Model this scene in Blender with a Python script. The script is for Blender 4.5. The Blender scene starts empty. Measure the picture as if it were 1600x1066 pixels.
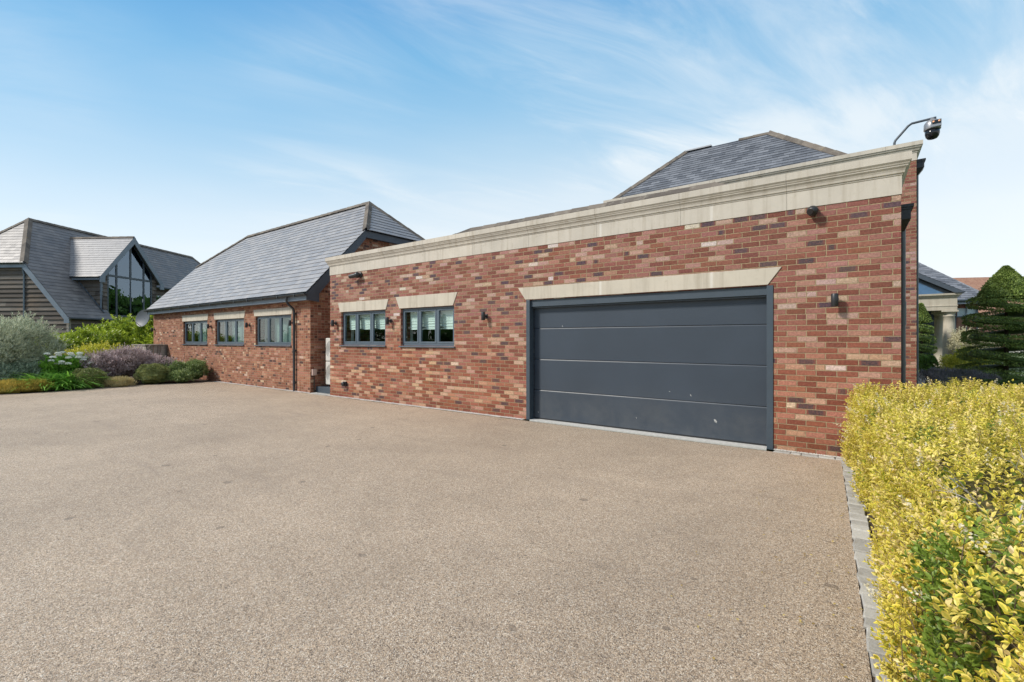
import bpy, bmesh, math, random
import numpy as np
from mathutils import Vector, Matrix
R = math.radians
random.seed(7); RNG = np.random.default_rng(11)
SC = bpy.context.scene
COL = SC.collection

# ------------------------------------------------------------------ camera, sky, sun, exposure
cam = bpy.data.cameras.new('camera'); cam.sensor_width = 36; cam.lens = 16.29
cam.shift_y = -0.0012; cam.clip_start = 0.05; cam.clip_end = 3000
co = bpy.data.objects.new('camera', cam); COL.objects.link(co)
co.location = (0, -7.34, 1.53); co.rotation_euler = (R(90), 0, R(36.2)); SC.camera = co

SUN_DIR = Vector((-0.85, -1.0, 1.15)).normalized()
sl = bpy.data.lights.new('sun', 'SUN'); sl.energy = 3.0; sl.angle = R(8); sl.color = (1, .93, .83)
so = bpy.data.objects.new('sun', sl); COL.objects.link(so)
so.rotation_euler = SUN_DIR.to_track_quat('Z', 'Y').to_euler(); so.location = (-20, -25, 30)

world = bpy.data.worlds.new('World'); SC.world = world; world.use_nodes = True

class NT:
    """tiny node helper"""
    def __init__(s, tree): s.t = tree; s.L = tree.links
    def n(s, typ, **kw):
        nd = s.t.nodes.new(typ)
        for k, v in kw.items(): setattr(nd, k, v)
        return nd
    def put(s, inp, v):
        if v is None: return
        if isinstance(v, bpy.types.NodeSocket): s.L.new(v, inp)
        else: inp.default_value = v
    def m(s, op, a, b=None, c=None, clamp=False):
        nd = s.n('ShaderNodeMath', operation=op, use_clamp=clamp)
        s.put(nd.inputs[0], a); s.put(nd.inputs[1], b); s.put(nd.inputs[2], c)
        return nd.outputs[0]
    def v(s, op, a, b=None, scale=None):
        nd = s.n('ShaderNodeVectorMath', operation=op)
        s.put(nd.inputs[0], a); s.put(nd.inputs[1], b)
        if scale is not None: s.put(nd.inputs['Scale'], scale)
        return nd.outputs['Value'] if op in ('LENGTH', 'DISTANCE', 'DOT_PRODUCT') else nd.outputs[0]
    def xyz(s, x, y, z):
        nd = s.n('ShaderNodeCombineXYZ')
        for i, q in enumerate((x, y, z)): s.put(nd.inputs[i], q)
        return nd.outputs[0]
    def sep(s, a):
        nd = s.n('ShaderNodeSeparateXYZ'); s.put(nd.inputs[0], a); return nd.outputs
    def noise(s, vec, scale, detail=3, rough=.55, dist=0, col=False):
        nd = s.n('ShaderNodeTexNoise'); s.put(nd.inputs['Vector'], vec)
        s.put(nd.inputs['Scale'], scale); s.put(nd.inputs['Detail'], detail)
        s.put(nd.inputs['Roughness'], rough); s.put(nd.inputs['Distortion'], dist)
        return nd.outputs['Color' if col else 'Fac']
    def ramp(s, fac, stops, interp='LINEAR'):
        nd = s.n('ShaderNodeValToRGB'); s.put(nd.inputs[0], fac)
        cr = nd.color_ramp; cr.interpolation = interp
        while len(cr.elements) > 1: cr.elements.remove(cr.elements[-1])
        cr.elements[0].position = stops[0][0]; cr.elements[0].color = (*stops[0][1], 1)
        for p, c in stops[1:]:
            e = cr.elements.new(p); e.color = (*c, 1)
        return nd.outputs[0]
    def rng(s, v, a, b, c=0., d=1., typ='SMOOTHSTEP'):
        nd = s.n('ShaderNodeMapRange', interpolation_type=typ); s.put(nd.inputs[0], v)
        for i, q in enumerate((a, b, c, d)): s.put(nd.inputs[i + 1], q)
        return nd.outputs[0]
    def mix(s, fac, a, b, mode='MIX'):
        nd = s.n('ShaderNodeMix', data_type='RGBA', blend_type=mode)
        s.put(nd.inputs[0], fac)
        for i, q in ((6, a), (7, b)):
            if isinstance(q, tuple): q = (*q, 1) if len(q) == 3 else q
            s.put(nd.inputs[i], q)
        return nd.outputs[2]
    def bump(s, h, dist=.005, strength=1.0, normal=None):
        nd = s.n('ShaderNodeBump'); s.put(nd.inputs['Height'], h); s.put(nd.inputs['Distance'], dist)
        s.put(nd.inputs['Strength'], strength)
        if normal is not None: s.put(nd.inputs['Normal'], normal)
        return nd.outputs[0]

# ---- world: Nishita sky with thin cirrus veils, all by direction
w = NT(world.node_tree); world.node_tree.nodes.clear()
sky = w.n('ShaderNodeTexSky', sky_type='NISHITA', sun_disc=False)
el = math.asin(SUN_DIR.z); sky.sun_elevation = el
sky.sun_rotation = math.atan2(SUN_DIR.x, SUN_DIR.y)
sky.air_density = 1.0; sky.dust_density = .6; sky.ozone_density = 2.0
tc = w.n('ShaderNodeTexCoord')
gx, gy, gz = w.sep(tc.outputs['Generated'])
zc = w.m('MAXIMUM', gz, .02)
px_ = w.m('DIVIDE', gx, w.m('ADD', zc, .12)); py_ = w.m('DIVIDE', gy, w.m('ADD', zc, .12))
# rotate so streaks run up to the right
sA = w.m('ADD', w.m('MULTIPLY', px_, .45), w.m('MULTIPLY', py_, .9))
sB = w.m('SUBTRACT', w.m('MULTIPLY', px_, .9), w.m('MULTIPLY', py_, .45))
pv = w.xyz(w.m('MULTIPLY', sA, .55), w.m('MULTIPLY', sB, 1.9), 0.0)
warp = w.noise(pv, .9, 2, .5, col=True)
pv2 = w.v('ADD', pv, w.v('SCALE', warp, scale=1.6))
n1 = w.noise(pv2, 1.15, 8, .62)
n2 = w.m('ADD', w.noise(w.xyz(px_, py_, 3.0), .9, 2, .5), w.m('MULTIPLY', w.v('DOT_PRODUCT', tc.outputs['Generated'], (.807, .590, 0.0)), .16))
cl = w.m('MULTIPLY', w.rng(n1, .40, .80), w.rng(n2, .26, .62))
band = w.m('MULTIPLY', w.rng(w.m('ABSOLUTE', w.m('SUBTRACT', w.m('SUBTRACT', gz, .33), w.m('MULTIPLY', w.m('SUBTRACT', n1, .5), .28))), 0.0, .10, 1, 0), w.rng(w.v('DOT_PRODUCT', tc.outputs['Generated'], (.807, .590, 0.0)), .0, .28))
cl = w.m('MAXIMUM', cl, w.m('MULTIPLY', band, w.rng(n1, .30, .60)))
n3 = w.noise(w.v('ADD', w.xyz(w.m('MULTIPLY', sA, 1.4), w.m('MULTIPLY', sB, 5.0), 7.0), w.v('SCALE', warp, scale=2.5)), 1.3, 6, .65)
cl = w.m('ADD', cl, w.m('MULTIPLY', w.m('MULTIPLY', w.rng(n3, .55, .80), w.rng(n2, .40, .6)), .45))
# thin high haze: pale by the horizon, clear blue above, unseen pale zenith veil added to whiten the fill light
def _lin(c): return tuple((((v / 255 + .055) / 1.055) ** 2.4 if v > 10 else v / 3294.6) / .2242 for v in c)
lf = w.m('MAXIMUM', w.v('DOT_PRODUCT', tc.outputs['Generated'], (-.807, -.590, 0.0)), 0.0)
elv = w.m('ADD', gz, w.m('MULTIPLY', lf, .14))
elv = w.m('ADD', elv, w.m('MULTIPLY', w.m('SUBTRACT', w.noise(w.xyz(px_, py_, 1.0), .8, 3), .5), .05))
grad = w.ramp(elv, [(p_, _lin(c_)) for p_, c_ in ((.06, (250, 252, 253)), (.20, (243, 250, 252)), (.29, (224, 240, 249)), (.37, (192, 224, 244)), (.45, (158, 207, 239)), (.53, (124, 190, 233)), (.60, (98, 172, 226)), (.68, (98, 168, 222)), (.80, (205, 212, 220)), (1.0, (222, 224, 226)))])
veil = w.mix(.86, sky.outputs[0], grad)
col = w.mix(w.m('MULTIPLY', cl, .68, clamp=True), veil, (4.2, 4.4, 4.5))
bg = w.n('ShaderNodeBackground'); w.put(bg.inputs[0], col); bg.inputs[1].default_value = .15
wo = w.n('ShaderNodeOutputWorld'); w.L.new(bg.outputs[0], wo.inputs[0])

SC.view_settings.view_transform = 'Standard'; SC.view_settings.look = 'None'
SC.view_settings.exposure = 0.58; SC.view_settings.gamma = 1.0
SC.view_settings.use_curve_mapping = False
SC.cycles.max_bounces = 8; SC.cycles.transparent_max_bounces = 12

# ------------------------------------------------------------------ object helpers
BASE = {}
def _parent(o, parent):
    if parent is not None:
        o.parent = parent
def tag(o, label=None, cat=None, group=None, kind=None):
    if label: o['label'] = label
    if cat: o['category'] = cat
    if group: o['group'] = group
    if kind: o['kind'] = kind
    return o
def thing(name, loc, label, cat, group=None, rot=0, wloc=None):
    o = bpy.data.objects.new(name, None); COL.objects.link(o)
    o.empty_display_size = .2
    o.location = wloc if wloc is not None else loc; o.rotation_euler = (0, 0, rot)
    BASE[o] = Vector(loc)
    return tag(o, label, cat, group)
def setmats(me, mat):
    for m_ in (mat if isinstance(mat, (list, tuple)) else [mat]): me.materials.append(m_)
def link(name, me, mat, parent=None, origin=None):
    base = BASE[parent] if parent is not None else Vector(origin if origin is not None else (0, 0, 0))
    if base.length: me.transform(Matrix.Translation(-base))
    setmats(me, mat)
    o = bpy.data.objects.new(name, me); COL.objects.link(o)
    if parent is not None: o.parent = parent
    else: o.location = base
    BASE[o] = base
    return o
class MB:
    def __init__(s): s.V = []; s.F = []; s.M = []; s.S = []; s.A = []
    def add(s, vs, fs, mi=0, smooth=False, rnd=None):
        b = len(s.V); s.V += [tuple(v) for v in vs]
        for f in fs: s.F.append([b + i for i in f]); s.M.append(mi); s.S.append(smooth)
        r = random.random() if rnd is None else rnd
        s.A += [r] * len(vs)
        return s
    def quad(s, a, b, c, d, mi=0, rnd=None): return s.add([a, b, c, d], [(0, 1, 2, 3)], mi, False, rnd)
    def poly(s, pts, mi=0): return s.add(pts, [tuple(range(len(pts)))], mi)
    def box(s, x0, x1, y0, y1, z0, z1, mi=0):
        x0, x1 = min(x0, x1), max(x0, x1); y0, y1 = min(y0, y1), max(y0, y1); z0, z1 = min(z0, z1), max(z0, z1)
        v = [(x0, y0, z0), (x1, y0, z0), (x1, y1, z0), (x0, y1, z0), (x0, y0, z1), (x1, y0, z1), (x1, y1, z1), (x0, y1, z1)]
        return s.add(v, [(0, 3, 2, 1), (4, 5, 6, 7), (0, 1, 5, 4), (1, 2, 6, 5), (2, 3, 7, 6), (3, 0, 4, 7)], mi)
    def hexa(s, lo, hi, mi=0):   # lo, hi: 4 points each (loops)
        return s.add(list(lo) + list(hi), [(3, 2, 1, 0), (4, 5, 6, 7), (0, 1, 5, 4), (1, 2, 6, 5), (2, 3, 7, 6), (3, 0, 4, 7)], mi)
    def prism(s, pts, d, mi=0):  # polygon extruded by vector d
        n = len(pts); d = Vector(d); a = [Vector(p) for p in pts]; b = [p + d for p in a]
        fs = [tuple(reversed(range(n))), tuple(range(n, 2 * n))] + [(i, (i + 1) % n, n + (i + 1) % n, n + i) for i in range(n)]
        return s.add(a + b, fs, mi)
    def tube(s, pts, r, n=10, mi=0, caps=True, smooth=True):
        pts = [Vector(p) for p in pts]; rr = r if isinstance(r, (list, tuple)) else [r] * len(pts)
        V = []; up = None
        for i, p in enumerate(pts):
            d = (pts[min(i + 1, len(pts) - 1)] - pts[max(i - 1, 0)]).normalized()
            if up is None: up = d.orthogonal().normalized()
            up = (up - d * up.dot(d)).normalized(); sd = d.cross(up)
            for k in range(n):
                a = 2 * math.pi * k / n
                V.append(p + (up * math.cos(a) + sd * math.sin(a)) * rr[i])
        F = [(i * n + k, i * n + (k + 1) % n, (i + 1) * n + (k + 1) % n, (i + 1) * n + k) for i in range(len(pts) - 1) for k in range(n)]
        s.add(V, F, mi, smooth)
        if caps:
            s.add(V[:n], [tuple(reversed(range(n)))], mi); s.add(V[-n:], [tuple(range(n))], mi)
        return s
    def lathe(s, c, prof, n=24, axis='Z', mi=0, smooth=True):   # prof [(r, h)]
        c = Vector(c); V = []
        for r, h in prof:
            for k in range(n):
                a = 2 * math.pi * k / n; q = (r * math.cos(a), r * math.sin(a), h)
                if axis == 'Z': o = Vector(q)
                elif axis == 'Y': o = Vector((q[0], q[2], q[1]))
                else: o = Vector((q[2], q[0], q[1]))
                V.append(c + o)
        F = [(i * n + k, i * n + (k + 1) % n, (i + 1) * n + (k + 1) % n, (i + 1) * n + k) for i in range(len(prof) - 1) for k in range(n)]
        F.append(tuple(reversed(range(n)))); F.append(tuple(range((len(prof) - 1) * n, len(prof) * n)))
        return s.add(V, F, mi, smooth)
    def build(s, name, mat, parent=None, origin=None, bevel=0, recalc=True):
        me = bpy.data.meshes.new(name); me.from_pydata(s.V, [], s.F); 
        me.polygons.foreach_set('material_index', s.M); me.polygons.foreach_set('use_smooth', s.S)
        at = me.attributes.new('rnd', 'FLOAT', 'POINT'); at.data.foreach_set('value', s.A)
        if recalc:
            b = bmesh.new(); b.from_mesh(me); bmesh.ops.recalc_face_normals(b, faces=b.faces); b.to_mesh(me); b.free()
        me.update()
        o = link(name, me, mat, parent, origin)
        if bevel:
            bv = o.modifiers.new('bevel', 'BEVEL'); bv.width = bevel; bv.segments = 2; bv.limit_method = 'ANGLE'; bv.angle_limit = R(40)
        return o

def wall_grid(mb, x0, x1, z0, z1, y0, y1, openings, axis='x'):
    """solid wall slab between y0 (front) and y1, with rectangular openings [(xa,xb,za,zb)]"""
    xs = sorted({x0, x1, *[o[0] for o in openings], *[o[1] for o in openings]})
    zs = sorted({z0, z1, *[o[2] for o in openings], *[o[3] for o in openings]})
    P = (lambda x, y, z: (x, y, z)) if axis == 'x' else (lambda x, y, z: (y, x, z))
    inside = lambda x, z: any(o[0] < x < o[1] and o[2] < z < o[3] for o in openings)
    for i in range(len(xs) - 1):
        for j in range(len(zs) - 1):
            a, b, c, d = xs[i], xs[i + 1], zs[j], zs[j + 1]
            if inside((a + b) / 2, (c + d) / 2): continue
            mb.quad(P(a, y0, c), P(b, y0, c), P(b, y0, d), P(a, y0, d))
            mb.quad(P(b, y1, c), P(a, y1, c), P(a, y1, d), P(b, y1, d))
    def rim(a, b, c, d):
        mb.quad(P(a, y0, c), P(a, y1, c), P(a, y1, d), P(a, y0, d)); mb.quad(P(b, y0, c), P(b, y1, c), P(b, y1, d), P(b, y0, d))
        mb.quad(P(a, y0, d), P(b, y0, d), P(b, y1, d), P(a, y1, d)); mb.quad(P(a, y0, c), P(b, y0, c), P(b, y1, c), P(a, y1, c))
    for o in openings: rim(*o)
    rim(x0, x1, z0, z1)

# ------------------------------------------------------------------ materials
def new_mat(name):
    m_ = bpy.data.materials.new(name); m_.use_nodes = True; t = m_.node_tree; t.nodes.clear()
    k = NT(t); b = k.n('ShaderNodeBsdfPrincipled'); o = k.n('ShaderNodeOutputMaterial'); t.links.new(b.outputs[0], o.inputs[0])
    return m_, k, b, o
def pos(k): return k.n('ShaderNodeNewGeometry').outputs['Position']
def objc(k): return k.n('ShaderNodeTexCoord').outputs['Object']
def plain(name, c, rough=.5, metal=0, var=.12, scale=6, bump=0, spec=.5, streak=0):
    m_, k, b, o = new_mat(name); p = objc(k)
    n = k.noise(p, scale, 5, .6)
    f = k.rng(n, .3, .7, 1 - var, 1 + var, 'LINEAR')
    colr = k.mix(1.0, c, k.xyz(f, f, f), 'MULTIPLY')
    if streak:
        x, y, z = k.sep(p)
        s_ = k.noise(k.xyz(k.m('MULTIPLY', x, 14), k.m('MULTIPLY', y, 14), k.m('MULTIPLY', z, .7)), 1.0, 4, .6)
        colr = k.mix(k.rng(s_, .5, .8, 0, streak), colr, (.10, .09, .075))
    k.put(b.inputs['Base Color'], colr); b.inputs['Roughness'].default_value = rough; b.inputs['Metallic'].default_value = metal
    b.inputs['Specular IOR Level'].default_value = spec
    k.put(b.inputs['Roughness'], k.rng(k.noise(p, scale * 3, 3), .3, .7, rough * .85, min(1, rough * 1.15), 'LINEAR'))
    if bump: k.put(b.inputs['Normal'], k.bump(k.noise(p, scale * 12, 4), bump))
    return m_

def brick_mat(name, stops, mortar, split=0.12, dark_at=.0, warm=(1.12, .97, .86), cool=(.95, .98, 1.08), efflo=.25, seed=0.0):
    m_, k, b, o = new_mat(name)
    P = pos(k); x, y, z = k.sep(P)
    nx_, ny_, nz_ = k.sep(k.n('ShaderNodeNewGeometry').outputs['True Normal'])
    side = k.m('GREATER_THAN', k.m('ABSOLUTE', nx_), .5)
    h = k.m('ADD', k.m('MULTIPLY', x, k.m('SUBTRACT', 1.0, side)), k.m('MULTIPLY', y, side))
    h = k.m('ADD', h, 60.0 + seed * .1)
    wv = k.noise(P, 22, 2, .5)
    zz = k.m('ADD', z, k.m('MULTIPLY', k.m('SUBTRACT', wv, .5), .006))
    zr = k.m('DIVIDE', zz, .075); row = k.m('FLOOR', zr); fz = k.m('FRACT', zr)
    rj = k.n('ShaderNodeTexWhiteNoise', noise_dimensions='1D'); k.put(rj.inputs['W'], k.m('ADD', row, seed))
    hh = k.m('ADD', h, k.m('MULTIPLY', k.m('SUBTRACT', k.noise(P, 17, 2), .5), .010))
    hr = k.m('ADD', k.m('ADD', k.m('DIVIDE', hh, .225), k.m('MULTIPLY', k.m('MODULO', row, 2.0), .5)), k.m('MULTIPLY', k.m('SUBTRACT', rj.outputs['Value'], .5), .10))
    c1 = k.m('FLOOR', hr); f1 = k.m('FRACT', hr)
    wn0 = k.n('ShaderNodeTexWhiteNoise', noise_dimensions='3D'); k.put(wn0.inputs['Vector'], k.xyz(c1, row, 5.3 + seed))
    sp = k.m('LESS_THAN', wn0.outputs['Value'], split)
    h2 = k.m('MULTIPLY', hr, 2.0); c2 = k.m('FLOOR', h2); f2 = k.m('FRACT', h2)
    isp = k.m('SUBTRACT', 1.0, sp)
    cc = k.m('ADD', k.m('MULTIPLY', c1, isp), k.m('MULTIPLY', k.m('ADD', c2, .25), sp))
    dh1 = k.m('MULTIPLY', k.m('MINIMUM', f1, k.m('SUBTRACT', 1.0, f1)), .225)
    dh2 = k.m('MULTIPLY', k.m('MINIMUM', f2, k.m('SUBTRACT', 1.0, f2)), .1125)
    dh = k.m('ADD', k.m('MULTIPLY', dh1, isp), k.m('MULTIPLY', dh2, sp))
    dz = k.m('MULTIPLY', k.m('MINIMUM', fz, k.m('SUBTRACT', 1.0, fz)), .075)
    rough_edge = k.m('MULTIPLY', k.m('SUBTRACT', k.noise(P, 90, 3, .6), .5), .006)
    d = k.m('ADD', k.m('MINIMUM', dh, dz), rough_edge)
    mask = k.rng(d, .0036, .0066)
    wn = k.n('ShaderNodeTexWhiteNoise', noise_dimensions='3D'); k.put(wn.inputs['Vector'], k.xyz(cc, row, 1.7 + seed))
    r1 = wn.outputs['Value']; r2, r3, r4 = k.sep(wn.outputs['Color'])
    base = k.ramp(r1, stops, 'CONSTANT')
    isdark = k.m('LESS_THAN', r1, dark_at) if dark_at else None
    g = k.m('MULTIPLY', k.rng(r2, 0, 1, .76, 1.20, 'LINEAR'), k.m('MULTIPLY', k.rng(k.noise(P, 38, 4, .7), .36, .64, .74, 1.24, 'LINEAR'), k.rng(k.noise(P, 150, 3, .7), .34, .66, .80, 1.20, 'LINEAR')))
    base = k.mix(1.0, base, k.xyz(g, k.m('MULTIPLY', g, k.rng(r3, 0, 1, .95, 1.07, 'LINEAR')), k.m('MULTIPLY', g, k.rng(r4, 0, 1, .90, 1.12, 'LINEAR'))), 'MULTIPLY')
    if dark_at:   # burnt core, redder ends
        endm = k.rng(k.m('ADD', dh, k.m('MULTIPLY', k.noise(P, 40, 2), .05)), .04, .065, 1, 0)
        base = k.mix(k.m('MULTIPLY', k.m('MULTIPLY', endm, isdark), .75), base, (.24, .085, .062))
    mott = k.noise(k.v('ADD', P, k.xyz(r2, 0.0, r3)), 46, 5, .68)
    base = k.mix(k.rng(mott, .40, .68, 0, .62), base, k.mix(.62, base, (.29, .120, .085)))
    pale = k.noise(k.v('ADD', P, k.xyz(r3, 0.0, r2)), 33, 5, .7); base = k.mix(k.rng(pale, .56, .74, 0, .5), base, k.mix(.5, base, (.50, .36, .27)))
    scuff = k.noise(k.v('ADD', P, k.xyz(r3, r2, 0.0)), 19, 5, .75); base = k.mix(k.rng(scuff, .56, .70, 0, .45), base, k.mix(.6, base, (.13, .06, .055)))
    crease = k.noise(k.v('MULTIPLY', P, (1.0, 1.0, 3.4)), 55, 4, .7)
    base = k.mix(k.rng(crease, .60, .78, 0, .55), base, k.mix(.55, base, (.10, .05, .045)))
    big = k.noise(P, .55, 3, .5)
    tz = k.m('ADD', k.rng(z, .4, 2.6, 0, 1), k.m('MULTIPLY', k.m('SUBTRACT', big, .5), 1.5), clamp=True)
    base = k.mix(1.0, base, k.mix(tz, warm, cool), 'MULTIPLY')
    if efflo:
        e = k.m('MULTIPLY', k.rng(k.noise(P, 1.1, 4, .7), .58, .75), k.rng(k.noise(P, 14, 4, .7), .45, .65))
        e = k.m('MULTIPLY', e, k.rng(z, .1, 1.6, 1, .2))
        base = k.mix(k.m('MULTIPLY', e, efflo), base, (.62, .56, .50))
    # damp foot of the wall
    df = k.m('MULTIPLY', k.rng(k.m('ADD', z, k.m('MULTIPLY', big, .35)), .08, .55, 1, 0), .38)
    base = k.mix(df, base, k.mix(1.0, base, (.52, .50, .50), 'MULTIPLY'))
    mo = k.mix(k.rng(k.noise(P, 30, 3), .3, .7), mortar, tuple(q * .72 for q in mortar))
    mo = k.mix(df, mo, tuple(q * .5 for q in mortar))
    k.put(b.inputs['Base Color'], k.mix(mask, mo, base)); b.inputs['Roughness'].default_value = .88
    b.inputs['Specular IOR Level'].default_value = .25
    hgt = k.m('ADD', k.m('MULTIPLY', mask, k.m('ADD', .75, k.m('MULTIPLY', r3, .5))), k.m('ADD', k.m('MULTIPLY', k.noise(k.v('MULTIPLY', P, (1, 1, 2.2)), 60, 5, .7), .75), k.m('MULTIPLY', crease, .5)))
    k.put(b.inputs['Normal'], k.bump(hgt, .012))
    return m_
GAR_ST = [(0, (.095, .070, .082)), (.04, (.125, .083, .088)), (.08, (.225, .080, .054)), (.28, (.27, .102, .068)), (.52, (.29, .126, .092)), (.74, (.35, .180, .132)), (.87, (.395, .250, .188)), (.95, (.42, .30, .225)), (.990, (.52, .44, .37))]
M_BRICK = brick_mat('multi_red_brick', GAR_ST, (.43, .33, .20), .05, .08)
ANX_ST = [(0, (.06, .042, .042)), (.035, (.10, .062, .056)), (.065, (.26, .105, .066)), (.38, (.31, .135, .088)), (.68, (.335, .165, .112)), (.90, (.38, .225, .16)), (.98, (.46, .34, .26))]
M_BRICK2 = brick_mat('orange_red_brick', ANX_ST, (.44, .32, .21), .42, .075, warm=(1.05, .98, .93), cool=(1.0, .98, .95), efflo=.75, seed=3.0)
M_BRICK3 = brick_mat('dark_red_brick', [(0, (.05, .035, .04)), (.08, (.17, .065, .05)), (.4, (.23, .09, .065)), (.8, (.30, .15, .11))], (.36, .27, .19), .05, .08, seed=9.0)

def stone_mat(name, c=(.525, .485, .428), joint=1.42, off=.35):
    m_, k, b, o = new_mat(name); P = pos(k); x, y, z = k.sep(P)
    big = k.noise(P, 1.6, 4, .6); fine = k.noise(P, 60, 4, .65)
    st = k.noise(k.xyz(k.m('MULTIPLY', x, 9.0), k.m('MULTIPLY', y, 9.0), k.m('MULTIPLY', z, .6)), 1.0, 5, .65)
    st2 = k.noise(k.xyz(k.m('MULTIPLY', x, 34.0), 0.0, k.m('MULTIPLY', z, 1.2)), 1.0, 3, .6)
    col = k.mix(k.rng(big, .3, .7), c, tuple(q * .88 for q in c))
    col = k.mix(k.rng(st, .46, .74, 0, .50), col, (.29, .245, .185))
    col = k.mix(k.m('MULTIPLY', k.rng(k.noise(P, 7, 5, .75), .56, .72), .35), col, (.30, .27, .19))
    col = k.mix(k.rng(st2, .55, .8, 0, .22), col, (.62, .58, .50))
    xr = k.m('FRACT', k.m('DIVIDE', k.m('ADD', x, 60 + off), joint))
    blk = k.m('FLOOR', k.m('DIVIDE', k.m('ADD', x, 60 + off), joint))
    wn = k.n('ShaderNodeTexWhiteNoise', noise_dimensions='1D'); k.put(wn.inputs['W'], blk)
    col = k.mix(1.0, col, k.mix(wn.outputs['Value'], (.93, .93, .92), (1.05, 1.04, 1.02)), 'MULTIPLY')
    j = k.m('LESS_THAN', k.m('MINIMUM', xr, k.m('SUBTRACT', 1.0, xr)), .0022 / joint * 1.4)
    col = k.mix(k.m('MULTIPLY', j, .55), col, (.16, .14, .11))
    # two old lime runs
    for x0, zz in ((-1.68, 3.42), (-3.48, 3.42)):
        ln = k.m('MULTIPLY', k.rng(k.m('ABSOLUTE', k.m('ADD', k.m('SUBTRACT', x, x0), k.m('MULTIPLY', k.m('SUBTRACT', st, .5), .03))), .008, .03, 1, 0), k.rng(z, 3.50, 3.56, 1, 0))
        col = k.mix(k.m('MULTIPLY', ln, .30), col, (.78, .77, .74))
    k.put(b.inputs['Base Color'], col); b.inputs['Roughness'].default_value = .85; b.inputs['Specular IOR Level'].default_value = .3
    k.put(b.inputs['Normal'], k.bump(k.m('ADD', fine, k.m('MULTIPLY', j, -3.0)), .0012))
    return m_
M_STONE = stone_mat('cast_stone')
M_STONE2 = stone_mat('cast_stone_lintel', (.56, .51, .43), 40.0, .0)
M_STONE3 = stone_mat('cast_stone_portico', (.50, .455, .375), 1.9, .0)

def slate_mat(name, lo, hi, rough=.42, tint=None):
    m_, k, b, o = new_mat(name)
    at = k.n('ShaderNodeAttribute', attribute_name='rnd'); r = at.outputs['Fac']; p = objc(k)
    col = k.mix(r, lo, hi)
    n = k.noise(p, 1.3, 5, .65); col = k.mix(k.rng(n, .45, .75, 0, .35), col, tuple(q * .62 for q in lo))
    n2 = k.noise(p, 26, 5, .7); col = k.mix(k.rng(n2, .55, .8, 0, .25), col, tuple(min(1, q * 1.5) for q in hi))
    k.put(b.inputs['Base Color'], col)
    k.put(b.inputs['Roughness'], k.rng(r, 0, 1, rough * .9, rough * 1.2, 'LINEAR')); b.inputs['Specular IOR Level'].default_value = .6
    k.put(b.inputs['Normal'], k.bump(n2, .0025))
    return m_
M_SLATE = slate_mat('grey_slate', (.215, .218, .234), (.262, .264, .278), .48)
M_SLATE_D = slate_mat('blue_slate', (.070, .080, .100), (.165, .180, .210), .5)
M_SLATE_B = slate_mat('weathered_slate', (.125, .120, .125), (.20, .19, .19), .5)
def ridge_mat():
    m_, k, b, o = new_mat('ridge_clay'); p = objc(k); at = k.n('ShaderNodeAttribute', attribute_name='rnd')
    col = k.mix(at.outputs['Fac'], (.085, .072, .062), (.16, .135, .112))
    col = k.mix(k.rng(k.noise(p, 5, 5, .7), .5, .7, 0, .45), col, (.27, .25, .21))
    col = k.mix(k.rng(k.noise(p, 2.2, 4, .7), .64, .74, 0, .6), col, (.26, .18, .06))
    k.put(b.inputs['Base Color'], col); b.inputs['Roughness'].default_value = .9
    k.put(b.inputs['Normal'], k.bump(k.noise(p, 40, 4), .004))
    return m_
M_RIDGE = ridge_mat()
M_ANTH = plain('anthracite_paint', (.050, .068, .088), .42, var=.10, scale=3, spec=.45)
M_FRAME = plain('window_grey_paint', (.085, .115, .145), .38, var=.08, scale=4)
M_FASCIA = plain('fascia_grey_paint', (.055, .070, .090), .45, var=.12, scale=3)
M_BARGE = plain('blue_grey_board', (.16, .20, .25), .5, var=.15, scale=2, streak=.3)
M_BLACK = plain('black_plastic', (.020, .021, .024), .42, var=.2, scale=10)
M_GUTTER = plain('gutter_black', (.035, .040, .047), .35, var=.25, scale=4)
M_PIPE = plain('grey_pipe', (.085, .098, .108), .4, var=.15, scale=4)
M_GREYM = plain('grey_metal', (.30, .30, .31), .4, .6, var=.1)
M_PALEMET = plain('pale_metal', (.55, .54, .50), .5, .0, var=.1, scale=2, streak=.25)
M_WHITE = plain('white_paint', (.82, .81, .78), .6, var=.05)
M_DARKROOM = plain('dark_room', (.035, .036, .036), .9, var=.3, scale=1.2)
M_LENS = plain('black_glass', (.01, .01, .012), .08, var=0)
M_AMBER = plain('amber_lens', (.85, .42, .22), .25, var=.1)
M_THRESH = plain('granite_threshold', (.46, .45, .43), .8, var=.15, scale=18, bump=.001)
M_RENDER = plain('plain_back_wall', (.30, .13, .09), .9, var=.2, scale=2)

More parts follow.
